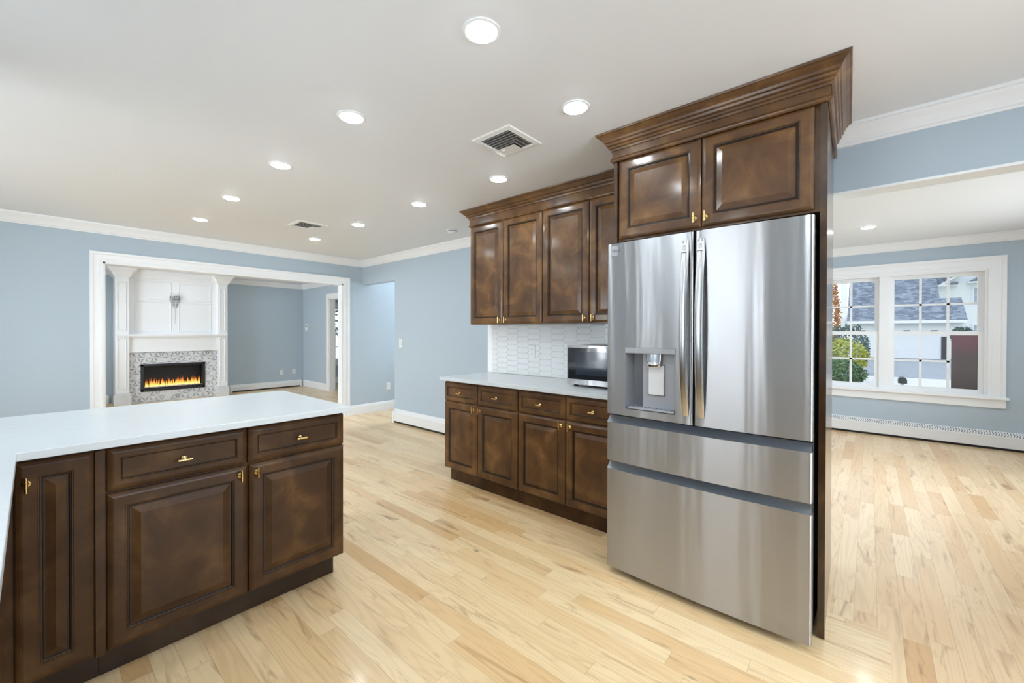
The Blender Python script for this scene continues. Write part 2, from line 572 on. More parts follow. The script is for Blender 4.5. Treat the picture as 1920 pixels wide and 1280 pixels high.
wall('wall_beam', 'X', 2.95, 3.07, -2.22, .172, 2.085, CEIL)
wall('wall_hall_end', 'X', 5.5, 5.6, 2.74, 6.15, 0, CEIL, [(4.6, 5.6, .3, 2.1)])  # hole is for the added hall window
wall('wall_dining_side', 'Y', 2.6, 2.74, 3.07, 7.25, 0, CEIL)
wall('wall_window', 'X', 7.1, 7.25, -2.22, 2.6, 0, CEIL, [(-1.01, 1.62, .575, 2.04)])
wall('wall_living_left', 'X', -.95, -.83, 6.27, 10.4, 0, CEIL, [(7.6, 9.0, .5, 2.1)])
wall('wall_living_far', 'Y', 10.4, 10.55, -.95, 6.7, 0, CEIL, [(5.06, 5.86, .55, 1.95)])
wall('wall_living_right', 'X', 4.3, 4.42, 6.27, 10.4, 0, CEIL, [(8.15, 9.05, 0, 2.04)])
wall('wall_study_right', 'X', 6.55, 6.7, 6.27, 10.4, 0, CEIL)

# beam soffit board
struct('trim_2', MB().box(2.944, 3.076, -2.22, .172, 2.072, 2.085), M['trim'])

CROWN = [(0, -.100), (.010, -.100), (.012, -.090), (.022, -.084), (.028, -.070), (.045, -.046), (.064, -.028), (.070, -.018),
         (.080, -.016), (.082, -.0005), (0, -.0005)]


def sweep(mb, path, prof, z0, side=1, closed=False, smooth=False):
    """sweep profile (d outwards, z) along a 2D path with mitred corners; side picks the outward normal"""
    n = len(path); P = [Vector(q) for q in path]; loops = []
    for i in range(n):
        t0 = (P[i] - P[i - 1]).normalized() if i > 0 else None
        t1 = (P[i + 1] - P[i]).normalized() if i < n - 1 else None
        t0 = t0 or t1; t1 = t1 or t0
        n0 = Vector((t0.y, -t0.x)) * side; n1 = Vector((t1.y, -t1.x)) * side
        mi = (n0 + n1); mi = mi / max(1e-6, mi.dot(n0))
        loops.append([(P[i].x + mi.x * dd, P[i].y + mi.y * dd, z0 + zz) for dd, zz in prof])
    k = len(prof)
    v = [q for l in loops for q in l]
    fc = []
    for i in range(n - 1):
        for j in range(k):
            j2 = (j + 1) % k
            fc.append((i * k + j, i * k + j2, (i + 1) * k + j2, (i + 1) * k + j))
    fc += [tuple(range(k)), tuple(range((n - 1) * k, n * k))[::-1]]
    mb.add(v, fc, smooth)
    return mb


ci = 0


def crown(path, side=1):
    global ci
    ci += 1
    mb = MB(); sweep(mb, path, CROWN, CEIL, side)
    return struct('trim_%d' % (2 + ci), mb, M['trim'])


crown([(-2.62, 6.15), (3.46, 6.15), (3.46, 2.86)], 1)
crown([(2.95, .17), (2.95, -2.22)], 1)
crown([(7.1, 2.6), (7.1, -2.22)], 1)
crown([(-.83, 10.4), (.93, 10.4)], 1)
crown([(2.66, 10.4), (4.3, 10.4), (4.3, 6.27)], 1)


def casing_frame(mb, P, u0, u1, v0, v1, wd=.10, bottom=False):
    """mitred casing around an opening on three sides (or four)"""
    prof = [(0, 0), (0, .016), (wd * .2, .018), (wd * .25, .014), (wd * .7, .016), (wd * .78, .026), (wd, .028), (wd, 0)]
    pts = [(u0, v0), (u0, v1), (u1, v1), (u1, v0)]
    nr = [(-1, 0), (-1, 1), (1, 1), (1, 0)]
    k = len(prof); v = []
    for (a, b), (na, nb) in zip(pts, nr):
        v += [P(a + na * dd, b + nb * dd, hh) for dd, hh in prof]
    fc = []
    for i in range(3):
        for j in range(k):
            j2 = (j + 1) % k
            fc.append((i * k + j, i * k + j2, (i + 1) * k + j2, (i + 1) * k + j))
    fc += [tuple(range(k)), tuple(range(3 * k, 4 * k))]
    mb.add(v, fc)


# wide cased opening to the living room
mb = MB(); casing_frame(mb, face_negy(6.15), .494, 3.134, 0, 2.04, .155 * .65)
mb.box(.494, .512, 6.145, 6.275, 0, 2.04).box(3.116, 3.134, 6.145, 6.275, 0, 2.04).box(.494, 3.134, 6.145, 6.275, 2.022, 2.04)
struct('trim_11', mb, M['trim'])
# cased doorway in the living room's right wall
mb = MB(); casing_frame(mb, face_negx(4.3), 8.15, 9.05, 0, 2.04, .10)
mb.box(4.295, 4.425, 9.032, 9.05, 0, 2.04).box(4.295, 4.425, 8.15, 8.168, 0, 2.04).box(4.295, 4.425, 8.15, 9.05, 2.022, 2.04)
struct('trim_12', mb, M['trim'])

BB = [(0, 0), (.016, 0), (.016, .115), (.012, .122), (.010, .14), (.004, .148), (0, .148)]
bi = 0


def baseboard(name, path, side=1):
    mb = MB(); sweep(mb, path, BB, 0, side)
    return struct(name, mb, M['trim'])


baseboard('baseboard_hall', [(3.236, 6.15), (5.5, 6.15)])
baseboard('baseboard_left', [(-2.62, 6.15), (.392, 6.15)])
baseboard('baseboard_living', [(4.3, 10.4), (4.3, 9.152)])
baseboard('baseboard_study', [(4.42, 10.4), (6.55, 10.4)])
baseboard('baseboard_return', [(2.952, 2.86), (3.46, 2.86)], -1)


def heater(name, label, P, u0, u1, h=.185, dp=.055, group=None):
    """hydronic baseboard heater: cover, louvred top and end caps"""
    c = P((u0 + u1) / 2, 0, 0)
    t = thing(name, label, 'baseboard heater', c, group)
    fn = lambda a, b, q: P(q, b, a)
    MB().prism([(0, .028), (dp, .028), (dp, h - .05), (dp - .006, h - .045), (0, h - .045)], fn, u0, u1).build('front_cover', M['plastic'], t)
    MB().prism([(0, h - .05), (dp - .004, h - .05), (.012, h), (0, h)], fn, u0, u1).build('top_hood', M['plastic'], t)
    g = MB()
    n = int((u1 - u0) / .022)
    for k in range(n):
        a = u0 + .02 + k * (u1 - u0 - .04) / n
        for s in (.22, .5, .78):
            d0 = dp - .004 + (.016 - dp) * s; zz = h - .05 + .05 * s; sl = (.016 - dp) / .05
            q = .011 * (s != .5) * .5
            g.add([P(a + q, zz - .004, d0 - .004 * sl + .0012), P(a + q + .010, zz - .004, d0 - .004 * sl + .0012), P(a + q + .010, zz + .005, d0 + .005 * sl + .0012), P(a + q, zz + .005, d0 + .005 * sl + .0012)], [(0, 1, 2, 3)])
    if h > .195: tag(g.build('louvre_slots', M['vent_dark'], t, flat=True), 'grey perforations in the hood')
    MB().prism([(0, .0), (dp - .012, .0), (dp - .012, .03), (0, .03)], fn, u0 + .003, u1 - .003).build('base_gap', M['black'], t)
    for a in (u0 - .02, u1 - .02):
        MB().prism([(0, 0), (dp + .004, 0), (dp + .004, h - .048), (.014, h + .003), (0, h + .003)], fn, a, a + .04).build('end_cap', M['plastic'], t)
    return t


heater('baseboard_heater', 'long white baseboard heater with perforated hood under the dining room window', face_negx(7.1), -2.15, 2.5, .20)
heater('baseboard_heater', 'plain white baseboard heater on the pale blue wall left of the drawer cabinets', face_negx(3.46), 3.0, 5.21, .19)
heater('baseboard_heater', 'white baseboard heater on the living room wall right of the fireplace', face_negy(10.4), 2.79, 4.22, .155)
heater('baseboard_heater', 'white baseboard heater end showing left of the fireplace', face_negy(10.4), -.78, .88, .155)


# ------------------------------------------------------------------ windows
def dh_window(name, P, u0, u1, v0, v1, cols, rows, depth0, extra=None):
    """double-hung unit between u0,u1,v0,v1; depth0 = how far behind the wall face (negative n)"""
    root = bpy.data.objects.new(name, None); COL.objects.link(root); place(root, P((u0 + u1) / 2, v0, 0)); root['kind'] = 'structure'
    return root


def bars(mb, P, u0, u1, v0, v1, wd, n0, n1):
    mb2 = [(u0, u0 + wd, v0, v1), (u1 - wd, u1, v0, v1), (u0 + wd, u1 - wd, v0, v0 + wd), (u0 + wd, u1 - wd, v1 - wd, v1)]
    for a, b, c, e in mb2: pbox(mb, P, a, b, c, e, n0, n1)


def pbox(mb, P, u0, u1, v0, v1, n0, n1):
    v = [P(a, b, c) for a in (u0, u1) for b in (v0, v1) for c in (n0, n1)]
    mb.add(v, [(0, 1, 3, 2), (4, 6, 7, 5), (0, 4, 5, 1), (2, 3, 7, 6), (0, 2, 6, 4), (1, 5, 7, 3)])


def sash(root, P, u0, u1, v0, v1, cols, n0, label=None, locks=False, st=.045, top=None, bot=None, mun=.012, rows=2):
    fr = MB(); bars(fr, P, u0, u1, v0, v1, st, n0 - .035, n0)
    fo = fr.build('sash', M['trim'], root)
    mu = MB()
    a0, a1, b0, b1 = u0 + st, u1 - st, v0 + st, v1 - st
    for k in range(1, cols):
        c = a0 + (a1 - a0) * k / cols; pbox(mu, P, c - mun, c + mun, b0, b1, n0 - .024, n0 - .010)
    for k in range(1, rows):
        c = b0 + (b1 - b0) * k / rows; pbox(mu, P, a0, a1, c - mun, c + mun, n0 - .024, n0 - .010)
    mu.build('muntin', M['trim'], fo)
    g = MB(); pbox(g, P, a0, a1, b0, b1, n0 - .020, n0 - .016)
    g.build('pane', M['glass'], fo)
    if locks:
        for k in (.2, .5, .8)[:2 if cols < 3 else 3]:
            q = MB(); c = u0 + (u1 - u0) * k
            pbox(q, P, c - .03, c + .03, v1, v1 + .012, n0 - .03, n0 - .008)
            q.build('sash_lock', M['mailbox'], fo)
    return fo


# dining room window: two double-hung units side by side
P = face_negx(7.1)
win = bpy.data.objects.new('window_1', None); COL.objects.link(win); place(win, P(.3, .57, 0)); win['kind'] = 'structure'
mb = MB(); casing_frame(mb, P, -1.01, 1.62, .585, 2.04, .135)
mb.build('window_casing', M['trim'], win)
MB().box(7.04, 7.1, -1.165, 1.775, .560, .587, .004).box(7.095, 7.24, -1.01, 1.62, .560, .587).build('window_sill', M['trim'], win)
MB().box(7.078, 7.1, -1.145, 1.755, .462, .560).build('window_apron', M['trim'], win)
mb = MB()
pbox(mb, P, -1.01, 1.62, .585, .605, -.15, 0); pbox(mb, P, -1.01, 1.62, 2.02, 2.04, -.15, 0)
pbox(mb, P, -1.01, -.985, .605, 2.02, -.15, 0); pbox(mb, P, 1.595, 1.62, .605, 2.02, -.15, 0)
pbox(mb, P, -.185, -.085, .605, 2.02, -.13, -.02); pbox(mb, P, .715, .815, .605, 2.02, -.13, -.02)
mb.build('window_frame', M['trim'], win)
for a, b, cols in ((-.985, -.185, 3), (-.085, .715, 3), (.815, 1.595, 3)):
    sash(win, P, a, b, 1.285, 2.02, cols, -.075)
    sash(win, P, a, b, .605, 1.325, cols, -.035, locks=True)
mb = MB(); pbox(mb, P, -.942, -.728, .648, 1.282, -.046, -.042)
tag(mb.build('shade_panel', M['shade_panel'], win), 'dull mauve-brown panel behind the lower right panes')

# study window seen through the far doorway
P2 = face_negy(10.4)
w2 = bpy.data.objects.new('window_2', None); COL.objects.link(w2); place(w2, P2(5.46, .5, 0)); w2['kind'] = 'structure'
mb = MB(); casing_frame(mb, P2, 5.06, 5.86, .55, 1.95, .10); mb.build('window_casing', M['trim'], w2)
MB().box(4.93, 5.99, 10.34, 10.41, .52, .55).box(4.96, 5.96, 10.38, 10.4, .44, .52).build('window_sill', M['trim'], w2)
mb = MB(); bars(mb, P2, 5.06, 5.86, .55, 1.95, .02, -.15, 0); mb.build('window_frame', M['trim'], w2)
sash(w2, P2, 5.08, 5.84, 1.23, 1.93, 3, -.075)
sash(w2, P2, 5.08, 5.84, .57, 1.27, 3, -.035)


# plain unseen windows that let the daylight in; hall and slit ones are added
def plain_window(name, P, u0, u1, v0, v1, cols=2):
    ro = bpy.data.objects.new(name, None); COL.objects.link(ro); place(ro, P((u0 + u1) / 2, v0, 0)); ro['kind'] = 'structure'
    mb = MB(); bars(mb, P, u0, u1, v0, v1, .04, -.1, .0)
    for k in range(1, cols):
        c = u0 + (u1 - u0) * k / cols; pbox(mb, P, c - .025, c + .025, v0 + .04, v1 - .04, -.09, -.02)
    mb.build('window_frame', M['trim'], ro)
    mb = MB(); casing_frame(mb, P, u0, u1, v0, v1, .09); mb.build('window_casing', M['trim'], ro)
    mb = MB(); pbox(mb, P, u0 + .04, u1 - .04, v0 + .04, v1 - .04, -.06, -.055); mb.build('pane', M['glass'], ro)


plain_window('window_3', face_posx(-.70), .63, 1.47, 1.08, 2.0)
plain_window('window_slit_added', face_posx(-.70), 2.13, 2.35, .95, 2.05, 1)  # added for its bright streak in the refrigerator door
plain_window('door_1', face_posx(-2.62), 3.2, 4.6, .02, 2.1, 2)
plain_window('window_4', lambda u, v, n: (u, -2.22 + n, v), .3, 2.3, .55, 2.1)
plain_window('window_5', lambda u, v, n: (u, -2.22 + n, v), 3.8, 6.2, .55, 2.1)
plain_window('window_hall_added', face_negx(5.5), 4.6, 5.6, .3, 2.1)  # added opening for the lamp that brightens the hall
plain_window('window_6', face_posx(-.83), 7.6, 9.0, .5, 2.1)

# ------------------------------------------------------------------ cabinets
DOOR_IN = [(0, -.020), (0, -.009), (.004, -.005), (.012, -.0015), (.018, 0), (.050, 0), (.0515, -.0025), (.0545, -.0025), (.056, -.005),
           (.060, -.006), (.063, -.0105), (.068, -.0105), (.092, -.002), (.094, -.0012)]
DRAWER_IN = [(0, -.020), (0, -.009), (.004, -.005), (.012, -.0015), (.018, 0), (.034, 0), (.0355, -.002), (.038, -.002), (.040, -.006), (.044, -.0085)]


def front(P, u0, u1, v0, v1, rings):
    mb = MB()
    mb.rings([[P(u0 + i, v0 + i, n), P(u1 - i, v0 + i, n), P(u1 - i, v1 - i, n), P(u0 + i, v1 - i, n)] for i, n in rings])
    mb.glaze = [k for k, (i, n) in enumerate(rings) if n <= -.0045 and i > .035 and i < .07]
    return mb


def knob(P, u, v, vertical=True, L=.052):
    mb = MB()
    mb.lathe([(.0, 0), (.011, 0), (.011, .003), (.008, .0045), (.0045, .006), (.0042, .020), (.0062, .021), (.0062, .0235), (.003, .0245)],
             lambda a, b, t: P(u + a, v + b, t), 18)
    pr = [(0, -L / 2), (.0042, -L / 2), (.005, -L / 2 + .001), (.005, -.010), (.0062, -.009), (.0062, -.006), (.005, -.005), (.005, .005),
          (.0062, .006), (.0062, .009), (.005, .010), (.005, L / 2 - .001), (.0042, L / 2), (0, L / 2)]
    if vertical: mb.lathe(pr, lambda a, b, t: P(u + a, v + t, .026 + b), 14)
    else: mb.lathe(pr, lambda a, b, t: P(u + t, v + a, .026 + b), 14)
    return mb


def glaze(o, mb):
    """dark glaze wiped into the grooves of a front (faces between the ring indices)"""
    o.data.materials.append(M['glaze'])
    for k in mb.glaze:
        for j in range(4):
            o.data.polygons[(k - 1) * 4 + j].material_index = 1
    return o


def add_door(par, P, u0, u1, v0, v1, k=None, vertical=True, mat='wood'):
    mb = front(P, u0, u1, v0, v1, DOOR_IN); dr = glaze(mb.build('door', M[mat], par), mb)
    if k:
        tag(knob(P, k[0], k[1], vertical).build('handle', M['brass'], dr), 'small brass T-bar handle')
    return dr


def add_drawer(par, P, u0, u1, v0, v1, mat='wood'):
    mb = front(P, u0, u1, v0, v1, DRAWER_IN); dr = glaze(mb.build('drawer', M[mat], par), mb)
    tag(knob(P, (u0 + u1) / 2, (v0 + v1) / 2 - .004, False, .048).build('handle', M['brass'], dr), 'small brass T-bar handle')
    return dr


# --- wall run: two base units of two drawers over two doors
PX = face_negx(2.37)
CT = .882
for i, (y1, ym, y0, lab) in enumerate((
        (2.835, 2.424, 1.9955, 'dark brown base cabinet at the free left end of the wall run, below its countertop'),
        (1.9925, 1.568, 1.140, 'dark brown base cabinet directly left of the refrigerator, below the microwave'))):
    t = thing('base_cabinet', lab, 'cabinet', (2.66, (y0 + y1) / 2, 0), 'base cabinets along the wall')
    MB().box(2.391, 2.945, y0, y1, .115, CT).build('body', M['wood_run_lit'], t)
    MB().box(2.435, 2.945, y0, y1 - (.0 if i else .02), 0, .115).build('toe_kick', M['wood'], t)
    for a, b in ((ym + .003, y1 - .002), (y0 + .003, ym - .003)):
        add_drawer(t, PX, a, b, .709, .866, 'wood_run_lit')
    add_door(t, PX, ym + .003, y1 - .002, .122, .699, (ym + .036, .664), mat='wood_run_lit')
    add_door(t, PX, y0 + .003, ym - .003, .122, .699, (ym - .036, .664), mat='wood_run_lit')

ct = MB().box(2.325, 2.945, 1.128, 2.846, .884, .912, .003)
tag(ct.build('countertop', M['quartz']), 'white quartz countertop on the wall cabinets, under the microwave', 'countertop')

# --- upper cabinets
PU = face_negx(2.68)
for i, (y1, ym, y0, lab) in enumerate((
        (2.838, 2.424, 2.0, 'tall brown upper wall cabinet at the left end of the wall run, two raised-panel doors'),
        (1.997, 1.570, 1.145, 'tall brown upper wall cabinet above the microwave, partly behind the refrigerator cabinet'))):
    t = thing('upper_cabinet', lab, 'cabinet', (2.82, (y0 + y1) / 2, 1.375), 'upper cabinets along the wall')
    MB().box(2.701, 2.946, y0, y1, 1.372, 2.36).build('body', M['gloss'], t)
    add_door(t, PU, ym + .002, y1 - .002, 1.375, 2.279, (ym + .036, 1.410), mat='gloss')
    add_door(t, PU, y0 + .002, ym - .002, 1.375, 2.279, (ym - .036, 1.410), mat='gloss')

CAB_CROWN = [(0, -.150), (.006, -.150), (.012, -.146), (.014, -.140), (.010, -.136), (.010, -.134), (.006, -.132), (.006, -.078), (.013, -.078), (.015, -.066), (.022, -.062),
             (.030, -.056), (.034, -.046), (.033, -.042), (.040, -.040), (.048, -.034), (.058, -.020), (.070, -.012), (.076, -.010), (.078, -.002), (0, -.002)]
mb = MB(); sweep(mb, [(2.945, 2.840), (2.690, 2.840), (2.690, 1.128)], CAB_CROWN, CEIL, 1)
tag(mb.build('crown_moulding', M['gloss']), 'stepped dark wood crown moulding along the top of the upper cabinets', 'moulding')

# --- refrigerator surround
PT = face_negx(2.19)
t = thing('fridge_cabinet', 'wide brown two-door cabinet above the refrigerator, reaching the ceiling', 'cabinet', (2.55, .64, 1.82))
MB().box(2.211, 2.945, .166, 1.098, 1.822, 2.40).build('body', M['gloss'], t)
add_door(t, PT, .647, 1.092, 1.832, 2.277, (.674, 1.876), mat='gloss')
add_door(t, PT, .186, .643, 1.832, 2.277, (.622, 1.876), mat='gloss')
mb = MB().box(2.200, 2.211, 1.094, 1.1, 1.822, 2.28)
TALL_CROWN = [(0, -.155), (.008, -.155), (.014, -.150), (.016, -.143), (.012, -.138), (.010, -.134), (.006, -.130), (.006, -.092), (.012, -.092), (.014, -.082), (.022, -.078),
              (.026, -.070), (.024, -.066), (.032, -.062), (.036, -.052), (.034, -.049), (.042, -.046), (.046, -.036), (.056, -.022), (.068, -.013), (.075, -.011), (.078, -.002), (0, -.002)]
mb = MB(); sweep(mb, [(2.60, 1.1235), (2.192, 1.1235), (2.192, .1385), (2.94, .1605)], TALL_CROWN, CEIL, 1)
tag(mb.build('crown_moulding', M['gloss']), 'deep stepped dark wood crown moulding above the refrigerator cabinet', 'moulding')
mb = MB().prism([(2.192, .140), (2.945, .162), (2.945, .165), (2.192, .165)], lambda a, b, t: (a, b, t), 0, 2.274)
tag(mb.build('side_panel', M['panel_gloss']), 'tall glossy brown end panel right of the refrigerator, floor to crown', 'panel')
mb = MB().box(2.192, 2.945, 1.10, 1.122, 0, 2.274)
tag(mb.build('side_panel', M['panel_gloss']), 'tall brown panel left of the refrigerator, mostly hidden behind it', 'panel')

# --- peninsula
PP = face_negy(2.115)
t = thing('base_cabinet', 'large dark brown peninsula cabinet, two drawers over two doors', 'cabinet', (.62, 2.5, 0), 'peninsula cabinets')
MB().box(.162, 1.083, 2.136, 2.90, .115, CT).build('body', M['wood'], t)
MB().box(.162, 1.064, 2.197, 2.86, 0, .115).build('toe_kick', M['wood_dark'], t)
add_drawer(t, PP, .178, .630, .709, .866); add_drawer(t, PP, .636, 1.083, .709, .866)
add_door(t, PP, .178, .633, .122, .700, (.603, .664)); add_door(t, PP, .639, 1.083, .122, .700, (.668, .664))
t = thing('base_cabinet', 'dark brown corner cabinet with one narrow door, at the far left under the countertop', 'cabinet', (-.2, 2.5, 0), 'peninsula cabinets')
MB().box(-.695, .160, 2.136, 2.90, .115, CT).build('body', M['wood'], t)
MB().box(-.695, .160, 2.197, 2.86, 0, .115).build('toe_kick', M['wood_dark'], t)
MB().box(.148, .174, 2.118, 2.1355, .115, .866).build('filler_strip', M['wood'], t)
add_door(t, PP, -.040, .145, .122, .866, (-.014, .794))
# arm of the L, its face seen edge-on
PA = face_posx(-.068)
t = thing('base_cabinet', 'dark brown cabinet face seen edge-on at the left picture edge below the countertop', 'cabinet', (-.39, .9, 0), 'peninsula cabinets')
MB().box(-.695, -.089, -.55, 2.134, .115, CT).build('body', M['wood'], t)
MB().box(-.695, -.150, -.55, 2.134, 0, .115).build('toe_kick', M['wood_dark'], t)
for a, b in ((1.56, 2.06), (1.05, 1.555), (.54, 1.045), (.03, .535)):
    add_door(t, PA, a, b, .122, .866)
pts = [(-.697, -.60), (-.033, -.60), (-.033, 2.055), (1.092, 2.055), (1.092, 2.958), (-.697, 2.958)]
mb = MB().prism(pts, lambda a, b, t: (a, b, t), .884, .912)
ctp = mb.build('countertop', M['quartz'])
bv = ctp.modifiers.new('edge', 'BEVEL'); bv.width = .0025; bv.segments = 2; bv.limit_method = 'ANGLE'
tag(ctp, 'large L-shaped white quartz countertop over the peninsula at the left', 'countertop')

# ------------------------------------------------------------------ refrigerator
fr = thing('refrigerator', 'stainless steel four-door refrigerator with water dispenser, between two tall brown panels', 'refrigerator', (2.45, .629, 0))
MB().box(2.105, 2.86, .180, 1.080, .03, 1.755).build('cabinet', M['fridge_side'], fr)
mb = MB()
for y in (.24, 1.02):
    for x in (2.16, 2.8): MB().lathe([(0, 0), (.022, 0), (.022, .01), (.012, .012), (.012, .032), (0, .032)], lambda a, b, t, x=x, y=y: (x + a, y + b, t), 12).build('foot', M['black'], fr)
for y in (.225, 1.03):
    MB().box(2.075, 2.19, y - .035, y + .035, 1.756, 1.784, .006).build('hinge_cover', M['fridge_side'], fr)
MB().box(2.09, 2.106, .176, 1.082, .05, 1.75).build('gasket', M['black'], fr)


def bulge(y): return 2.034 + .014 * ((y - .629) / .457) ** 2


def door_section(ya, yb, r_=.010, n=22):
    ys = [ya + (yb - ya) * k / n for k in range(n + 1)]
    out = []
    for y in ys:
        e = min(y - ya, yb - y); dx = 0
        if e < r_: dx = r_ - math.sqrt(max(0, r_ * r_ - (r_ - e) ** 2))
        out.append((y, bulge(y) + dx))
    return out


def curved_panel(mb, ya, yb, zs, hole=None, back=2.088, r_=.012):
    ys = sorted({*[ya + r_ * (1 - math.cos(PI / 2 * k / 5)) for k in range(6)], *[yb - r_ * (1 - math.cos(PI / 2 * k / 5)) for k in range(6)],
                 *[ya + r_ + (yb - ya - 2 * r_) * k / 20 for k in range(21)], *(hole[:2] if hole else ())})
    zz = sorted({*zs, *(hole[2:] if hole else ())})

    def X(y):
        e = min(y - ya, yb - y); dx = 0
        if e < r_: dx = r_ - math.sqrt(max(0, r_ * r_ - (r_ - e) ** 2))
        return bulge(y) + dx
    ny, nz = len(ys), len(zz)
    v = [(X(y), y, z) for z in zz for y in ys]; fc = []
    for j in range(nz - 1):
        for i in range(ny - 1):
            if hole and hole[0] - 1e-6 <= ys[i] and ys[i + 1] <= hole[1] + 1e-6 and hole[2] - 1e-6 <= zz[j] and zz[j + 1] <= hole[3] + 1e-6: continue
            fc.append((j * ny + i, j * ny + i + 1, (j + 1) * ny + i + 1, (j + 1) * ny + i))
    mb.add(v, fc, True)
    z0, z1 = zz[0], zz[-1]
    for z in (z0, z1):                                    # bottom and top caps
        w_ = [(X(y), y, z) for y in ys] + [(back, y, z) for y in ys]
        mb.add(w_, [(i, i + 1, ny + i + 1, ny + i) for i in range(ny - 1)])
    for y in (ya, yb):
        mb.add([(X(y), y, z0), (back, y, z0), (back, y, z1), (X(y), y, z1)], [(0, 1, 2, 3)])
    mb.add([(back, ya, z0), (back, yb, z0), (back, yb, z1), (back, ya, z1)], [(0, 1, 2, 3)])


def handle(yc, z0=.905, z1=1.737, wd=.034):
    mb = MB(); n = 30; v = []; fc = []
    for k in range(n + 1):
        s = k / n; q = 2 * s - 1
        z = z0 + (z1 - z0) * s
        xo = bulge(yc) - (.010 + .046 * (1 - q * q))
        e = min(s, 1 - s) * n
        wk = wd * (.80 + .20 * min(1, e / 1.5))
        c = .005
        sec = [(xo + .014, -wk / 2), (xo + c, -wk / 2), (xo + .0012, -wk / 2 + c), (xo, -wk / 2 + 2 * c), (xo, wk / 2 - 2 * c), (xo + .0012, wk / 2 - c), (xo + c, wk / 2), (xo + .014, wk / 2)]
        v += [(a, yc + b, z) for a, b in sec]
    m_ = 8
    for k in range(n):
        for j in range(m_):
            j2 = (j + 1) % m_
            fc.append((k * m_ + j, k * m_ + j2, (k + 1) * m_ + j2, (k + 1) * m_ + j))
    fc += [tuple(range(m_)), tuple(range(n * m_, (n + 1) * m_))]
    mb.add(v, fc, True)
    return mb


HOLE = (.712, .975, .902, 1.224)
mb = MB(); curved_panel(mb, .632, 1.086, [.864, 1.777], HOLE)
dl = mb.build('door', M['steel'], fr); dl['label'] = 'left upper door with the water dispenser'
mb = MB(); curved_panel(mb, .172, .626, [.864, 1.777])
drr = mb.build('door', M['steel'], fr); drr['label'] = 'right upper door, plain'
handle(.665).build('handle', M['handle'], dl)
handle(.594).build('handle', M['handle'], drr)
for par, yc in ((dl, .665), (drr, .594)):
    q = MB(); xo = bulge(yc) - .0195
    q.add([(xo - .002, yc - .013, 1.722), (xo - .002, yc + .013, 1.722), (xo - .0085, yc + .013, 1.680), (xo - .0085, yc - .013, 1.680)], [(0, 1, 2, 3)])
    tag(q.build('film_sticker', M['film'], par), 'protective film tab at the handle top')
    q = MB()

    def seg(y0, y1, s0, s1):
        fx = lambda s: (xo - .0026 - .0065 * s); fz = lambda s: 1.722 - .042 * s
        q.add([(fx(s0), y0, fz(s0)), (fx(s0), y1, fz(s0)), (fx(s1), y1, fz(s1)), (fx(s1), y0, fz(s1))], [(0, 1, 2, 3)])
    seg(yc - .006, yc - .0048, .25, .75); seg(yc + .0048, yc + .006, .25, .75)
    seg(yc - .006, yc + .006, .25, .28); seg(yc - .006, yc + .006, .72, .75)
    seg(yc - .0008, yc + .0008, .35, .62); seg(yc - .003, yc + .003, .33, .38)
    q.build('film_print', M['ink'], par)

# dispenser
mb = MB()
y0, y1, z0, z1 = HOLE
xb = 2.034
# recess shell (inside faces), stepped: deep pocket and a flatter right column
mb.add([(xb + .004, y0, z0), (xb + .004, y1, z0), (xb + .004, y1, z1), (xb + .004, y0, z1), (2.086, y0 + .012, z0 + .022), (2.086, y1 - .03, z0 + .022), (2.086, y1 - .03, z1), (2.086, y0 + .012, z1)],
       [(0, 1, 5, 4), (1, 2, 6, 5), (3, 0, 4, 7), (2, 3, 7, 6), (4, 5, 6, 7)])
mb.build('dispenser_recess', M['recess'], dl)
MB().box(2.070, 2.0855, .722, .892, .915, 1.20, .003).build('dispenser_panel', M['panel_grey'], dl)
MB().box(xb - .002, xb + .03, y0 + .001, y1 - .001, 1.194, z1 - .001, .003).build('control_bar', M['panel_grey'], dl)
MB().lathe([(0, 1.128), (.034, 1.128), (.037, 1.131), (.037, 1.147), (.0345, 1.149), (.0345, 1.152), (.038, 1.154), (.039, 1.192), (0, 1.192)], lambda a, b, t: (2.050 + a * .45, .826 + b, t), 28).build('dispenser_nozzle', M['chrome'], dl)
MB().box(2.060, 2.0712, .778, .858, .985, 1.135, .005).build('dispenser_paddle', M['film'], dl)
MB().box(2.0675, 2.0702, .774, .862, .981, 1.139, .001).build('paddle_gap', M['ink'], dl)
mb = MB().box(xb + .001, 2.083, y0 + .008, y1 - .02, z0 + .004, z0 + .012, .002)
for k in range(10): mb.box(xb + .008, 2.078, y0 + .03 + k * .02, y0 + .036 + k * .02, z0 + .012, z0 + .014)
mb.build('drip_tray', M['panel_grey'], dl)

# emblem: ring mark and two letters
def text_mesh(s, size, P, u, v, ext=.0004, flipu=True):
    cu = bpy.data.curves.new('letters', 'FONT'); cu.body = s; cu.size = size; cu.extrude = ext
    to = bpy.data.objects.new('letters', cu); COL.objects.link(to)
    bpy.context.view_layer.update()
    me = bpy.data.meshes.new_from_object(to.evaluated_get(bpy.context.evaluated_depsgraph_get()))
    mb = MB(); mb.add([P(u - q.co.x if flipu else u + q.co.x, v + q.co.y, q.co.z + ext) for q in me.vertices], [tuple(p_.vertices) for p_ in me.polygons])
    bpy.data.objects.remove(to); bpy.data.curves.remove(cu); bpy.data.meshes.remove(me)
    return mb


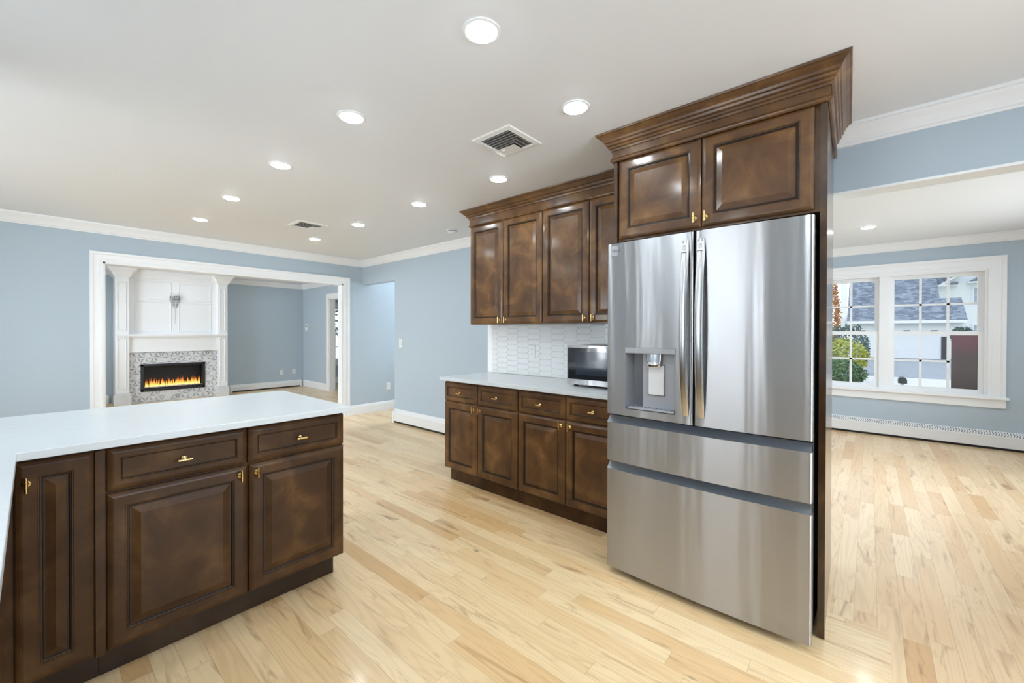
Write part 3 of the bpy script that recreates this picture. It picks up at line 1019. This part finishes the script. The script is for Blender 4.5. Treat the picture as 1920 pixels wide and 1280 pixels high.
xe = bulge(1.035) - .0006
MB().add([(xe + .0009, 1.062, 1.712), (xe - .0006, 1.002, 1.712), (xe - .0006, 1.002, 1.765), (xe + .0009, 1.062, 1.765)], [(0, 1, 2, 3)]).build('emblem_film', M['panel_grey'], dl)
PE = face_negx(bulge(1.02) - .0012)
mb = text_mesh('LG', .019, PE, 1.030, 1.731)
ring = []
for k in range(24):
    a = 2 * PI * k / 24
    ring += [PE(1.041 + .0075 * math.cos(a), 1.7375 + .0075 * math.sin(a), .0006), PE(1.041 + .0062 * math.cos(a), 1.7375 + .0062 * math.sin(a), .0006)]
mb.add(ring, [(2 * k, 2 * k + 1, (2 * k + 3) % 48, (2 * k + 2) % 48) for k in range(24)])
mb.add([PE(1.0395, 1.733, .0006), PE(1.0425, 1.733, .0006), PE(1.0425, 1.742, .0006), PE(1.0395, 1.742, .0006)], [(0, 1, 2, 3)])
tag(mb.build('emblem', M['ink'], dl, flat=True), 'small grey maker emblem')
PE2 = face_negx(bulge(.187) + .0008)
ring = []
for k in range(24):
    a = 2 * PI * k / 24
    ring += [PE2(.192 + .0085 * math.cos(a), .942 + .0085 * math.sin(a), .0003), PE2(.192 + .0070 * math.cos(a), .942 + .0070 * math.sin(a), .0003)]
mb = MB().add(ring, [(2 * k, 2 * k + 1, (2 * k + 3) % 48, (2 * k + 2) % 48) for k in range(24)])
mb.add([PE2(.187, .941, .0003), PE2(.197, .941, .0003), PE2(.197, .943, .0003), PE2(.187, .943, .0003)], [(0, 1, 2, 3)])
tag(mb.build('badge', M['ink'], drr, flat=True), 'tiny round badge low on the right door')


def fdrawer(z0, z1, zl):
    mb = MB(); curved_panel(mb, .173, 1.085, [z0, z1])
    o = mb.build('drawer', M['steel'], fr)
    n = 24; v = []
    for k in range(n + 1):
        y = .176 + (1.082 - .176) * k / n
        q = abs((y - .629) / .453); rec = .010 + .018 * (1 - max(0, (q - .8) / .2) ** 2)
        v += [(bulge(y) + .0005, y, z1 - .001), (bulge(y) + rec, y, z1 + .010), (2.085, y, zl)]
    lp = MB().add(v, [(k * 3 + j, k * 3 + 3 + j, k * 3 + 4 + j, k * 3 + 1 + j) for k in range(n) for j in range(2)], True)
    lp.box(2.066, 2.086, .178, 1.08, z1 - .02, z1 + .008)
    tag(lp.build('handle_lip', M['lip'], o), 'slanted blue-grey finger grip along the top')
    return o


fdrawer(.612, .818, .850)['label'] = 'shallow middle drawer'
fdrawer(.037, .566, .600)['label'] = 'deep bottom freezer drawer'

# ------------------------------------------------------------------ backsplash of long picket tiles
t = thing('tile_backsplash', 'white elongated-hexagon tile backsplash between countertop and upper cabinets', 'backsplash', (2.945, 2.0, .913))
MB().box(2.944, 2.9495, 1.125, 2.79, .913, 1.372).build('grout', M['grout'], t)
mb = MB()
TL, TH, TP = .152, .050, .024              # tile length, height, point depth
g = .0016
row = 0; z = .913 + TH / 2


def clipbox(poly, a0, a1, b0, b1):
    for ax, lim, sg in ((0, a0, 1), (0, a1, -1), (1, b0, 1), (1, b1, -1)):
        out = []
        for i in range(len(poly)):
            p_, q_ = poly[i - 1], poly[i]
            ip = (p_[ax] - lim) * sg >= -1e-9; iq = (q_[ax] - lim) * sg >= -1e-9
            if ip != iq:
                s = (lim - p_[ax]) / (q_[ax] - p_[ax])
                out.append((p_[0] + (q_[0] - p_[0]) * s, p_[1] + (q_[1] - p_[1]) * s))
            if iq: out.append(q_)
        poly = out
        if len(poly) < 3: return []
    return poly


rows = 20
for rw in range(rows):
    zc = .913 + rw * TH / 2
    step = 2 * TL - 2 * TP
    y = 1.0 + (rw % 2) * (TL - TP)
    while y < 3.1:
        hx = [(y - TL / 2 + g, zc), (y - TL / 2 + TP + g * .3, zc - TH / 2 + g), (y + TL / 2 - TP - g * .3, zc - TH / 2 + g), (y + TL / 2 - g, zc), (y + TL / 2 - TP - g * .3, zc + TH / 2 - g), (y - TL / 2 + TP + g * .3, zc + TH / 2 - g)]
        pl = clipbox(hx, 1.126, 2.788, .914, 1.371)
        if len(pl) >= 3: mb.prism(pl, lambda a, b, q: (q, a, b), 2.9405, 2.9445)
        y += step
mb.build('tiles', M['tile'], t)
struct('trim_13', MB().box(2.9435, 2.9499, 2.792, 2.858, .913, 1.372), M['trim'])


# ------------------------------------------------------------------ outlets, switches, thermostat
def plate(name, label, cat, P, u, v, kind, group=None, w_=.072, h_=.116):
    t = thing(name, label, cat, P(u, v - h_ / 2, 0), group)
    mb = MB(); b = .004
    mb.rings([[P(u - w_ / 2 + i, v - h_ / 2 + i, n), P(u + w_ / 2 - i, v - h_ / 2 + i, n), P(u + w_ / 2 - i, v + h_ / 2 - i, n), P(u - w_ / 2 + i, v + h_ / 2 - i, n)] for i, n in ((0, 0), (0, .003), (.004, .006))])
    mb.build('cover_plate', M['plastic'], t)
    if kind == 'outlet':
        for s in (-1, 1):
            mb = MB(); pbox(mb, P, u - .016, u + .016, v + s * .021 - .014, v + s * .021 + .014, .005, .0075)
            so = mb.build('socket', M['plastic'], t)
            mb = MB()
            for a in (-.006, .006): pbox(mb, P, u + a - .0011, u + a + .0011, v + s * .021 - .002, v + s * .021 + .008, .0072, .0078)
            mb.lathe([(0, .0072), (.0024, .0072), (.0024, .0078), (0, .0078)], lambda a, b_, q: P(u + a, v + s * .021 - .008 + b_, q), 10)
            mb.build('slots', M['ink'], so)
    else:
        mb = MB(); pbox(mb, P, u - .017, u + .017, v - .034, v + .034, .005, .009)
        mb.build('rocker', M['film'], t)
    return t


plate('outlet', 'white duplex outlet on the tile backsplash left of the microwave', 'outlet', face_negx(2.9405), 2.300, 1.128, 'outlet')
plate('light_switch', 'white light switch on the pale blue wall beside the hall opening', 'switch', face_negx(3.46), 5.10, 1.140, 'switch')
plate('outlet', 'white outlet low on the shaded hall wall right of the wide opening', 'outlet', face_negy(6.15), 3.929, .395, 'outlet')
plate('outlet', 'white outlet on the living room wall, left of the two', 'outlet', face_negy(10.4), 3.809, .36, 'outlet', 'living room outlets')
plate('outlet', 'white outlet on the living room wall, nearer the corner', 'outlet', face_negy(10.4), 4.085, .366, 'outlet', 'living room outlets')
P = face_negx(4.3)
t = thing('thermostat', 'small white wall thermostat right of the living room corner', 'thermostat', P(10.18, 1.34, 0))
mb = MB(); pbox(mb, P, 10.12, 10.24, 1.34, 1.49, 0, .025); mb.build('housing', M['plastic'], t)
mb = MB(); pbox(mb, P, 10.15, 10.21, 1.42, 1.46, .025, .027); mb.build('screen', M['ink'], t)

# ------------------------------------------------------------------ microwave
t = thing('microwave', 'stainless countertop microwave with dark glass door, left of the refrigerator', 'microwave', (2.73, 1.43, .912))
MB().box(2.572, 2.93, 1.165, 1.673, .930, 1.206, .004).build('body', M['fridge_side'], t)
mb = MB()
for x in (2.61, 2.89):
    for y in (1.21, 1.63): MB().lathe([(0, .912), (.016, .912), (.018, .931), (0, .931)], lambda a, b, q, x=x, y=y: (x + a, y + b, q), 12).build('foot', M['black'], t)
PM = face_negx(2.552)
mb = MB(); bars(mb, PM, 1.165, 1.673, .930, 1.210, .008, -.019, 0)
pbox(mb, PM, 1.173, 1.665, .938, .967, -.018, 0); pbox(mb, PM, 1.173, 1.665, 1.192, 1.202, -.018, 0)
dm = mb.build('door', M['steel'], t)
mb = MB(); pbox(mb, PM, 1.173, 1.665, .967, 1.192, -.018, -.002); mb.build('window', M['dark_glass'], dm)
mb = MB(); pbox(mb, PM, 1.30, 1.60, 1.0, 1.165, -.002, -.0012)
mb.build('window_mesh', simple('smoked_mesh_glass', (.03, .04, .055), .06, 0, 0, .6), dm)

# ------------------------------------------------------------------ ceiling fixtures
LENS = None
lights = [
    (1.106, 1.11, 'round recessed ceiling light, largest and nearest, at the top middle'),
    (1.101, 2.069, 'round recessed ceiling light, second along the row above the peninsula'),
    (1.104, 3.026, 'round recessed ceiling light, third along the left row'),
    (1.106, 4.088, 'round recessed ceiling light, fourth along the left row'),
    (1.110, 5.10, 'round recessed ceiling light, fifth and farthest of the left row'),
    (1.786, 1.126, 'round recessed ceiling light between the square vent and the refrigerator cabinet'),
    (2.248, 2.075, 'round recessed ceiling light just in front of the upper cabinets crown'),
    (2.235, 3.015, 'round recessed ceiling light, next along the right row past the cabinets'),
    (2.247, 4.08, 'round recessed ceiling light of the right row, left of the smoke detector'),
    (2.251, 5.118, 'round recessed ceiling light of the right row, farthest, beside the far vent'),
    (1.904, 9.519, 'round recessed living room ceiling light above the fireplace'),
    (3.319, 9.596, 'round recessed living room ceiling light right of the fireplace'),
    (5.832, .028, 'round recessed dining room ceiling light in front of the window'),
]
hidden = [(1.10, .10), (1.10, -1.05), (1.9, 7.7), (3.3, 7.7), (.5, 8.6), (4.1, 5.72), (4.9, 5.7), (4.3, -1.0), (4.3, 1.2), (4.35, .1), (5.83, 1.5), (5.83, -1.6), (5.4, 8.0), (-.9, 4.1), (-.2, 1.0), (-.2, -.1), (-.25, 2.1), (1.9, -.4), (-.3, 3.05), (-.35, 4.1)]  # unseen lamps, mostly added to brighten ceiling, hall and dining room
proto = {}


def downlight(x, y, label, dim=False):
    t = thing('recessed_light', label, 'ceiling light', (x, y, CEIL), 'recessed ceiling lights')
    for nm, prof, mt in (('trim_ring', [(.058, .001), (.058, .006), (.063, .007), (.070, .004), (.0715, .001)], M['trim']),
                         ('lens', [(0, .0145), (.02, .014), (.038, .012), (.053, .008), (.058, .004), (.058, .0005)], M['lamp'])):
        if nm not in proto:
            proto[nm] = MB().lathe(prof, lambda a, b, q: (x + a, y + b, CEIL - q), 32).build(nm, mt, t)
            proto[nm + 'o'] = WL[proto[nm].name] - Vector((x, y, CEIL))
        else:
            q = dup_part(proto[nm], Vector((x, y, CEIL)) + proto[nm + 'o'], t)
            if dim and nm == 'lens':
                q.material_slots[0].link = 'OBJECT'; q.material_slots[0].material = M['lamp_dim']
    return t


for x, y, lab in lights: downlight(x, y, lab, 4.9 < y < 9.7)
for i, (x, y) in enumerate(hidden):
    downlight(x, y, 'round recessed ceiling light added out of view to brighten the rooms', 7 < y < 7.9)


def vent(label, x, y, s=.30):
    t = thing('ceiling_vent', label, 'vent', (x, y, CEIL))
    P = lambda a, b, n: (x + a, y + b, CEIL - n)
    mb = MB(); h = s / 2
    prof = [(0, 0), (.004, .006), (.034, .010), (.040, .004), (.040, 0)]
    mb.add([P(sa * (h - i), sb * (h - i), n) for i, n in prof for sa, sb in ((-1, -1), (1, -1), (1, 1), (-1, 1))],
           [(i * 4 + k, i * 4 + (k + 1) % 4, i * 4 + 4 + (k + 1) % 4, i * 4 + 4 + k) for i in range(4) for k in range(4)])
    mb.build('frame', M['plastic'], t)
    q = h - .038
    mb = MB(); mb.add([P(-q, -q, .0012), P(q, -q, .0012), P(q, q, .0012), P(-q, q, .0012)], [(0, 1, 2, 3)])
    mb.build('backing', M['vent_dark'], t)
    # nested blades: three straight ones, then three bent round the closed corner plate
    def blade(p0, p1, tilt):
        mb = MB(); e = [P(p0[0], p0[1], .010), P(p1[0], p1[1], .010), P(p1[0] + tilt[0], p1[1] + tilt[1], .002), P(p0[0] + tilt[0], p0[1] + tilt[1], .002)]
        mb.add(e + [(c[0] + .0016, c[1] + .0016, c[2]) for c in e], [(0, 1, 2, 3), (7, 6, 5, 4), (0, 4, 5, 1), (1, 5, 6, 2), (2, 6, 7, 3), (3, 7, 4, 0)])
        return mb
    for k in range(6):
        xk = -q + .006 + k * .0245
        yk = -q + .002 if k < 3 else -q + .004 + (k - 3) * .030
        mb = blade((xk, yk), (xk, q - .002), (.008, 0))
        if k >= 3:
            m2 = blade((xk, yk), (q - .002, yk), (0, .008)); mb.add(m2.v, m2.f)
        mb.build('blade', M['plastic'], t)
    MB().add([P(xk + .016, yk + .018, .011), P(q, yk + .018, .011), P(q, q, .008), P(xk + .016, q, .008)], [(0, 1, 2, 3)]).build('corner_plate', M['plastic'], t)
    MB().box(x + q * .45, x + q * .5, y + q * .55, y + q * .75, CEIL - .018, CEIL - .009).build('lever', M['plastic'], t)
    return t


vent('square white louvred ceiling vent near the upper cabinets', 1.845, 1.639)
vent('small white louvred ceiling vent toward the far wall', 1.912, 4.51)
t = thing('smoke_detector', 'round white smoke detector on the ceiling left of the upper cabinets', 'smoke detector', (3.04, 3.50, CEIL))
fd_ = lambda a, b, q: (3.04 + a, 3.50 + b, CEIL - q)
MB().lathe([(0, .0005), (.062, .0005), (.064, .008), (.058, .012), (0, .012)], fd_, 28).build('base', M['plastic'], t)
MB().lathe([(.050, .012), (.050, .020), (0, .020)], fd_, 28).build('grille', M['ink'], t)
MB().lathe([(0, .0195), (.052, .0195), (.054, .026), (.040, .036), (0, .038)], fd_, 28).build('cap', M['plastic'], t)

# ------------------------------------------------------------------ fireplace wall
fp = thing('fireplace', 'white panelled floor-to-ceiling fireplace with electric flames in the living room', 'fireplace', (1.79, 10.1, 0))
YF, YM = 10.0, 10.12
mb = MB().box(.96, 2.625, YM, 10.398, .93, CEIL - .002).box(.96, 1.15, YM, 10.398, 0, .93).box(2.415, 2.625, YM, 10.398, 0, .93)
mb.build('overmantel', M['trim'], fp)


def frame_moulding(par, P, u0, u1, v0, v1, wd=.022):
    mb = MB(); prof = [(0, 0), (0, .006), (wd * .3, .012), (wd * .6, .009), (wd, .004), (wd, 0)]
    k = len(prof); v = []
    for a, b, sa, sb in ((u0, v0, 1, 1), (u1, v0, -1, 1), (u1, v1, -1, -1), (u0, v1, 1, -1)):
        v += [P(a + sa * i, b + sb * i, n) for i, n in prof]
    mb.add(v, [(i * k + j, i * k + j + 1, ((i + 1) % 4) * k + j + 1, ((i + 1) % 4) * k + j) for i in range(4) for j in range(k - 1)])
    return mb.build('panel_moulding', M['trim'], par)


PMm, PFf = face_negy(YM), face_negy(YF)
for a, b in ((1.22, 1.745), (1.85, 2.375)):
    for c, e in ((1.30, 1.865), (1.895, 2.235)): frame_moulding(fp, PMm, a, b, c, e)
for x0, x1 in ((.953, 1.135), (2.470, 2.631)):
    pl = MB().box(x0, x1, YF, YM, .20, CEIL - .002, .002).build('pillar', M['trim'], fp)
    frame_moulding(pl, PFf, x0 + .025, x1 - .04, 1.322, 2.17, .014); frame_moulding(pl, PFf, x0 + .025, x1 - .04, .28, 1.175, .014)
    MB().box(x0 - .024, x1 + .024, YF - .026, YM, .0, .17).box(x0 - .016, x1 + .016, YF - .018, YM, .17, .185).box(x0 - .008, x1 + .008, YF - .010, YM, .185, .20).build('plinth', M['marble'], fp)
MB().box(.965, 2.622, YF - .055, YM + .002, 1.222, 1.250, .004).box(.975, 2.612, YF - .035, YM + .002, 1.205, 1.222).build('mantel_shelf', M['trim'], fp)
MB().box(1.137, 2.468, YF + .04, YM, .925, 1.205).box(1.137, 2.468, YF + .025, YM, .925, .955).build('frieze_board', M['trim'], fp)
mb = MB()
FCR = [(0, -.165), (.008, -.165), (.012, -.150), (.022, -.142), (.034, -.11), (.06, -.06), (.085, -.035), (.095, -.020), (.105, -.018), (.108, -.002), (0, -.002)]
sweep(mb, [(.953, 10.398), (.953, YF), (1.135, YF), (1.135, YM), (2.470, YM), (2.470, YF), (2.631, YF), (2.631, 10.398)], FCR, CEIL, 1)
mb.build('cornice', M['trim'], fp)
X0, X1, Z0, Z1 = 1.293, 2.259, .197, .702
mb = MB().box(1.137, X0, 10.06, YM, 0, .925).box(X1, 2.468, 10.06, YM, 0, .925).box(X0, X1, 10.06, YM, 0, Z0).box(X0, X1, 10.06, YM, Z1, .925)
nplain = len(mb.f)
S = .118; hh = S * math.sqrt(3) / 2
rng = random.Random(4)


for j in range(-1, 10):
    for i in range(-1, 14):
        bx = 1.12 + i * S + (j % 2) * S / 2; bz = .01 + j * hh
        for ang in (0, 60, 120):
            a = R(ang); dx, dz = math.cos(a), math.sin(a)
            if rng.random() < .18: continue
            sd = 1 if (i + j + ang // 60) % 2 else -1
            p0 = (bx + dx * S * .06, bz + dz * S * .06); p1 = (bx + dx * S * .94, bz + dz * S * .94)
            md = (bx + dx * S * .5 - dz * S * .21 * sd, bz + dz * S * .5 + dx * S * .21 * sd)
            for rc in ((1.141, X0 - .004, .0, .921), (X1 + .004, 2.464, .0, .921), (X0 - .004, X1 + .004, .0, Z0 - .004), (X0 - .004, X1 + .004, Z1 + .004, .921)):
                pl = clipbox([p0, p1, md], *rc)
                if len(pl) >= 3: mb.prism(pl, lambda q, s, tt: (q, tt, s), 10.0575, 10.0605)
ts = mb.build('tile_surround', M['marble'], fp)
tag(ts, 'pale tile surround with grey petal-shaped inlay')
ts.data.materials.append(M['inlay'])
for q in ts.data.polygons:
    if q.index >= nplain: q.material_index = 1
fb = MB()
fb.box(X0, X0 + .045, 10.045, 10.10, Z0, Z1, .003).box(X1 - .045, X1, 10.045, 10.10, Z0, Z1, .003).box(X0, X1, 10.045, 10.10, Z1 - .042, Z1, .003).box(X0, X1, 10.045, 10.10, Z0, Z0 + .042, .003)
fbo = fb.build('firebox', M['frame_black'], fp)
mb = MB().box(X0 + .01, X1 - .01, 10.27, 10.29, Z0, Z1).box(X0, X0 + .012, 10.10, 10.28, Z0, Z1).box(X1 - .012, X1, 10.10, 10.28, Z0, Z1).box(X0, X1, 10.10, 10.28, Z1 - .012, Z1).box(X0, X1, 10.10, 10.28, Z0, Z0 + .06)
mb.build('firebox_lining', M['black'], fbo)
mb = MB()
for k in range(170):
    x = rng.uniform(X0 + .05, X1 - .05); y = rng.uniform(10.115, 10.2); q = rng.uniform(.006, .012)
    mb.box(x - q, x + q, y - q, y + q, .257, .262 + q * 1.2, .002)
tag(mb.build('ember_bed', M['ember'], fbo), 'strip of pale crystal embers', kind='stuff')
mb = MB()
for k in range(120):
    x = rng.uniform(X0 + .06, X1 - .06); y = rng.uniform(10.15, 10.22)
    hgt = rng.uniform(.05, .15) * (1 if rng.random() < .7 else 1.35); rad = rng.uniform(.006, .013); lean = rng.uniform(-.012, .012)
    prof = [(rad * .5, 0), (rad, .15), (rad * .9, .3), (rad * .5, .6), (rad * .2, .85), (0.0001, 1.0)]
    mb.lathe(prof, lambda a, b, q, x=x, y=y, hgt=hgt, lean=lean: (x + a + lean * q * q, y + b * .5, .266 + hgt * q), 6)
tag(mb.build('flames', M['flame'], fbo), 'orange flame tongues', kind='stuff')

# crystal sconce
sc = thing('wall_sconce', 'clear crystal wall sconce with hanging drops on the white fireplace panelling', 'sconce', (1.80, YM, 1.45))
MB().box(1.765, 1.835, YM - .014, YM, 1.88, 2.0, .004).build('backplate', M['silver'], sc)
mb = MB()
for z, r_ in ((1.985, .072), (1.94, .078), (1.89, .066)):
    n = 18; v = []
    for k in range(n + 1):
        a = PI + PI * k / n
        for rr, dz in ((r_, -.004), (r_ + .004, -.004), (r_ + .004, .004), (r_, .004)): v.append((1.80 + rr * math.cos(a), YM - .006 + rr * math.sin(a) * .8, z + dz))
    mb.add(v, [(k * 4 + j, k * 4 + (j + 1) % 4, k * 4 + 4 + (j + 1) % 4, k * 4 + 4 + j) for k in range(n) for j in range(4)])
for k in range(5):
    a = PI + PI * (k + .5) / 5
    x_, y_ = 1.80 + .072 * math.cos(a), YM - .006 + .058 * math.sin(a)
    mb.lathe([(0, 1.885), (.003, 1.885), (.003, 2.03), (.001, 2.04), (0, 2.04)], lambda p_, q_, t_, x_=x_, y_=y_: (x_ + p_, y_ + q_, t_), 8)
mb.build('frame', M['silver'], sc)
mb = MB(); mg = MB()


def drop(mbx, x, y, z, r_):
    mbx.lathe([(.0002, z - r_ * 1.7), (r_, z - r_ * .3), (r_ * .8, z + r_ * .4), (.0002, z + r_ * 1.0)], lambda a, b, q: (x + a, y + b, q), 6)


for tier, (z, r_, n) in enumerate(((1.972, .076, 13), (1.945, .08, 13), (1.918, .078, 13), (1.890, .070, 11), (1.862, .058, 9), (1.832, .046, 8), (1.80, .034, 6), (1.768, .022, 4))):
    for k in range(n):
        a = PI + PI * (k + .5) / n + .05 * tier
        drop(mb if (k + tier) % 4 else mg, 1.80 + r_ * math.cos(a), YM - .008 + r_ * .8 * math.sin(a), z, .0088)
z = 1.742
while z > 1.47:
    drop(mb, 1.80, YM - .022, z, .0052); z -= .015
tag(mb.build('crystal_drops', M['crystal'], sc), 'clear faceted drops', kind='stuff')
tag(mg.build('silver_beads', M['silver'], sc), 'silvered beads', kind='stuff')


# ------------------------------------------------------------------ outside
GZ = -.6
struct('ground', MB().box(7.6, 24.3, -20, 14, GZ - .3, GZ).box(24.3, 75, 1.2, 30, GZ - .3, GZ).box(24.3, 75, -45, -7, GZ - .3, GZ).box(-8, 7.6, 11.5, 40, GZ - .3, GZ), M['grass'])
struct('ground_driveway', MB().box(24.3, 75, -7, 1.2, GZ - .3, GZ + .002), M['asphalt'])
struct('ground_sidewalk', MB().box(20.0, 24.3, -20, .6, GZ - .28, GZ + .02), M['concrete'])
K = 41 / 22
# garage
g_ = thing('garage', 'white-sided garage with broad blue-grey shingle roof seen through the dining window', 'building', (43, -1.7, GZ))
MB().box(41, 49, -4.75, 1.30, GZ, 2.15).build('wall', M['siding'], g_)


def roof(par, y0, y1, x0, z0, x1, z1, th=.12):
    v = [(x0, y0, z0), (x0, y1, z0), (x1, y1, z1), (x1, y0, z1)]
    mb = MB(); mb.add(v + [(a, b, c + th) for a, b, c in v], [(0, 1, 2, 3), (7, 6, 5, 4), (0, 4, 5, 1), (1, 5, 6, 2), (2, 6, 7, 3), (3, 7, 4, 0)])
    return mb.build('roof', M['shingle'], par)


roof(g_, -4.88, 1.36, 40.55, 2.12, 43.2, 3.75)
roof(g_, -3.80, 1.36, 43.15, 3.70, 48.5, 8.2)
MB().box(40.45, 40.56, -4.88, 1.36, 2.02, 2.22).build('gutter', M['ext_white'], g_)
MB().box(40.95, 41.02, -4.05, -3.70, GZ + .1, 1.08).build('door', M['mailbox'], g_)
MB().box(40.9, 41.02, -4.75, 1.3, GZ, GZ + .12).build('foundation', M['asphalt'], g_)
MB().box(41.0, 41.5, 1.38, 1.75, GZ, 6.5).build('corner_board', M['ext_white'], g_)
# big house behind
b_ = thing('house', 'tall white-sided house with dormer behind the garage, at the right of the dining window', 'building', (50, -8, GZ))
MB().box(49.5, 57, -16, -4.2, GZ, 9.5).build('wall', M['siding'], b_)
s2 = 49.4 / 22
E2 = lambda y, z: (y * s2, 1.3 + (z - 1.3) * s2)


def ext_poly(par, name, pts, x0, x1, mat):
    return MB().prism([E2(*q) for q in pts], lambda a, b, q: (q, a, b), x0, x1).build(name, mat, par)


ext_poly(b_, 'gable_trim', [(-1.876, 3.02), (-1.86, 3.06), (-2.471, 3.50), (-2.56, 3.50), (-2.02, 3.10), (-2.39, 3.06), (-2.39, 3.01)], 48.7, 49.5, M['ext_white'])
ext_poly(b_, 'gable_roof', [(-1.80, 3.06), (-1.86, 3.06), (-2.471, 3.50), (-2.2, 3.7), (-1.75, 3.7)], 48.9, 49.4, M['shingle'])
ext_poly(b_, 'porch_roof', [(-2.12, 3.07), (-2.36, 3.07), (-2.36, 3.15), (-2.25, 3.16)], 48.5, 49.5, M['shingle'])
ext_poly(b_, 'dormer_roof', [(-2.622, 3.13), (-3.06, 3.08 + .06), (-3.10, 3.50), (-3.03, 3.45)], 48.6, 49.5, M['shingle'])
ext_poly(b_, 'dormer_trim', [(-2.61, 3.09), (-2.61, 3.13), (-3.1, 3.13), (-3.1, 3.09)], 48.55, 49.5, M['ext_white'])
for z0_, z1_ in ((2.418, 2.932), (1.3, 1.60)):
    y0_, c0 = E2(-3.02, z0_); y1_, c1 = E2(-2.80, z1_)
    wn_ = MB().box(49.38, 49.5, y0_ - .1, y1_ + .1, c0 - .1, c1 + .1).build('window', M['ext_white'], b_)
    mb = MB(); ym_ = (y0_ + y1_) / 2; cm = (c0 + c1) / 2
    for a, b in ((y0_, ym_ - .03), (ym_ + .03, y1_)):
        for c, e in ((c0, cm - .03), (cm + .03, c1)): mb.box(49.35, 49.39, a, b, c, e)
    mb.build('pane', simple('blue_grey_pane', (.35, .42, .5), .2), wn_)


def bush(name, label, cat, c, rad, mat, n=900, leaf=.09, seed=1, trunk=None, flat_=1.0):
    rn = random.Random(seed); t = thing(name, label, cat, (c[0], c[1], GZ), 'planting outside')
    mb = MB()
    for k in range(n):
        a = rn.uniform(0, 2 * PI); ph = math.acos(rn.uniform(-.75, 1)); rr = (rn.uniform(.55, 1.0) ** .4) * (1 + .12 * math.sin(5 * a + seed) * math.sin(3 * ph))
        p_ = Vector((c[0] + rad[0] * rr * math.sin(ph) * math.cos(a), c[1] + rad[1] * rr * math.sin(ph) * math.sin(a), c[2] + rad[2] * rr * math.cos(ph)))
        u_ = Vector((rn.uniform(-1, 1), rn.uniform(-1, 1), rn.uniform(-1, 1))).normalized(); w_ = u_.orthogonal().normalized()
        s = leaf * rn.uniform(.6, 1.3)
        mb.add([p_ - u_ * s, p_ + w_ * s * .5, p_ + u_ * s, p_ - w_ * s * .5], [(0, 1, 2, 3)])
    mb.build('foliage', mat, t, flat=True)
    MB().lathe([(.06, GZ), (.045, c[2]), (0, c[2] + .05)], lambda a, b, q: (c[0] + a, c[1] + b, q), 8).build('stem' if not trunk else 'trunk', M['bark'], t)
    return t


bush('shrub', 'yellow-green shrub outside the left part of the dining window', 'shrub', (21.0, .95, .35), (.75, .95, .75), M['leaf_yellow'], 1500, .07, 2)
bush('shrub', 'round dark green shrub behind the yellow one outside the window', 'shrub', (25.5, .95, .55), (.9, 1.0, 1.15), M['leaf_dark'], 1500, .08, 3)
bush('shrub', 'low green shrub at the lower left of the dining window', 'shrub', (18.2, .85, -.1), (.7, .75, .5), M['leaf_green'], 1300, .07, 5)
bush('shrub', 'blue-green shrub in front of the white house, right side of the dining window', 'shrub', (38.0, -4.35, 1.15), (.6, .55, .55), M['leaf_dark'], 900, .08, 7)
bush('tree', 'orange autumn tree at the left edge of the dining window', 'tree', (33.0, 2.6, 2.3), (1.2, 1.25, 3.0), M['leaf_orange'], 3200, .11, 9, True)
bush('tree', 'leafy tree outside the study window beyond the doorway', 'tree', (8.5, 17.5, 2.4), (2.2, 1.8, 2.0), M['leaf_dark'], 2600, .12, 11, True)
mbx = thing('mailbox', 'small dark round-topped mailbox on a post seen low in the dining window', 'mailbox', (19.5, -.84, GZ))
MB().prism([(-.11, 0), (.11, 0), (.11, .10)] + [(.11 * math.cos(a), .10 + .11 * math.sin(a)) for a in [PI * k / 12 for k in range(1, 12)]] + [(-.11, .10)], lambda a, b, q: (q, -.84 + a, -.40 + b), 19.3, 19.75).build('box', M['mailbox'], mbx)
MB().box(19.45, 19.55, -.89, -.79, GZ, -.40).build('post', M['ext_white'], mbx)
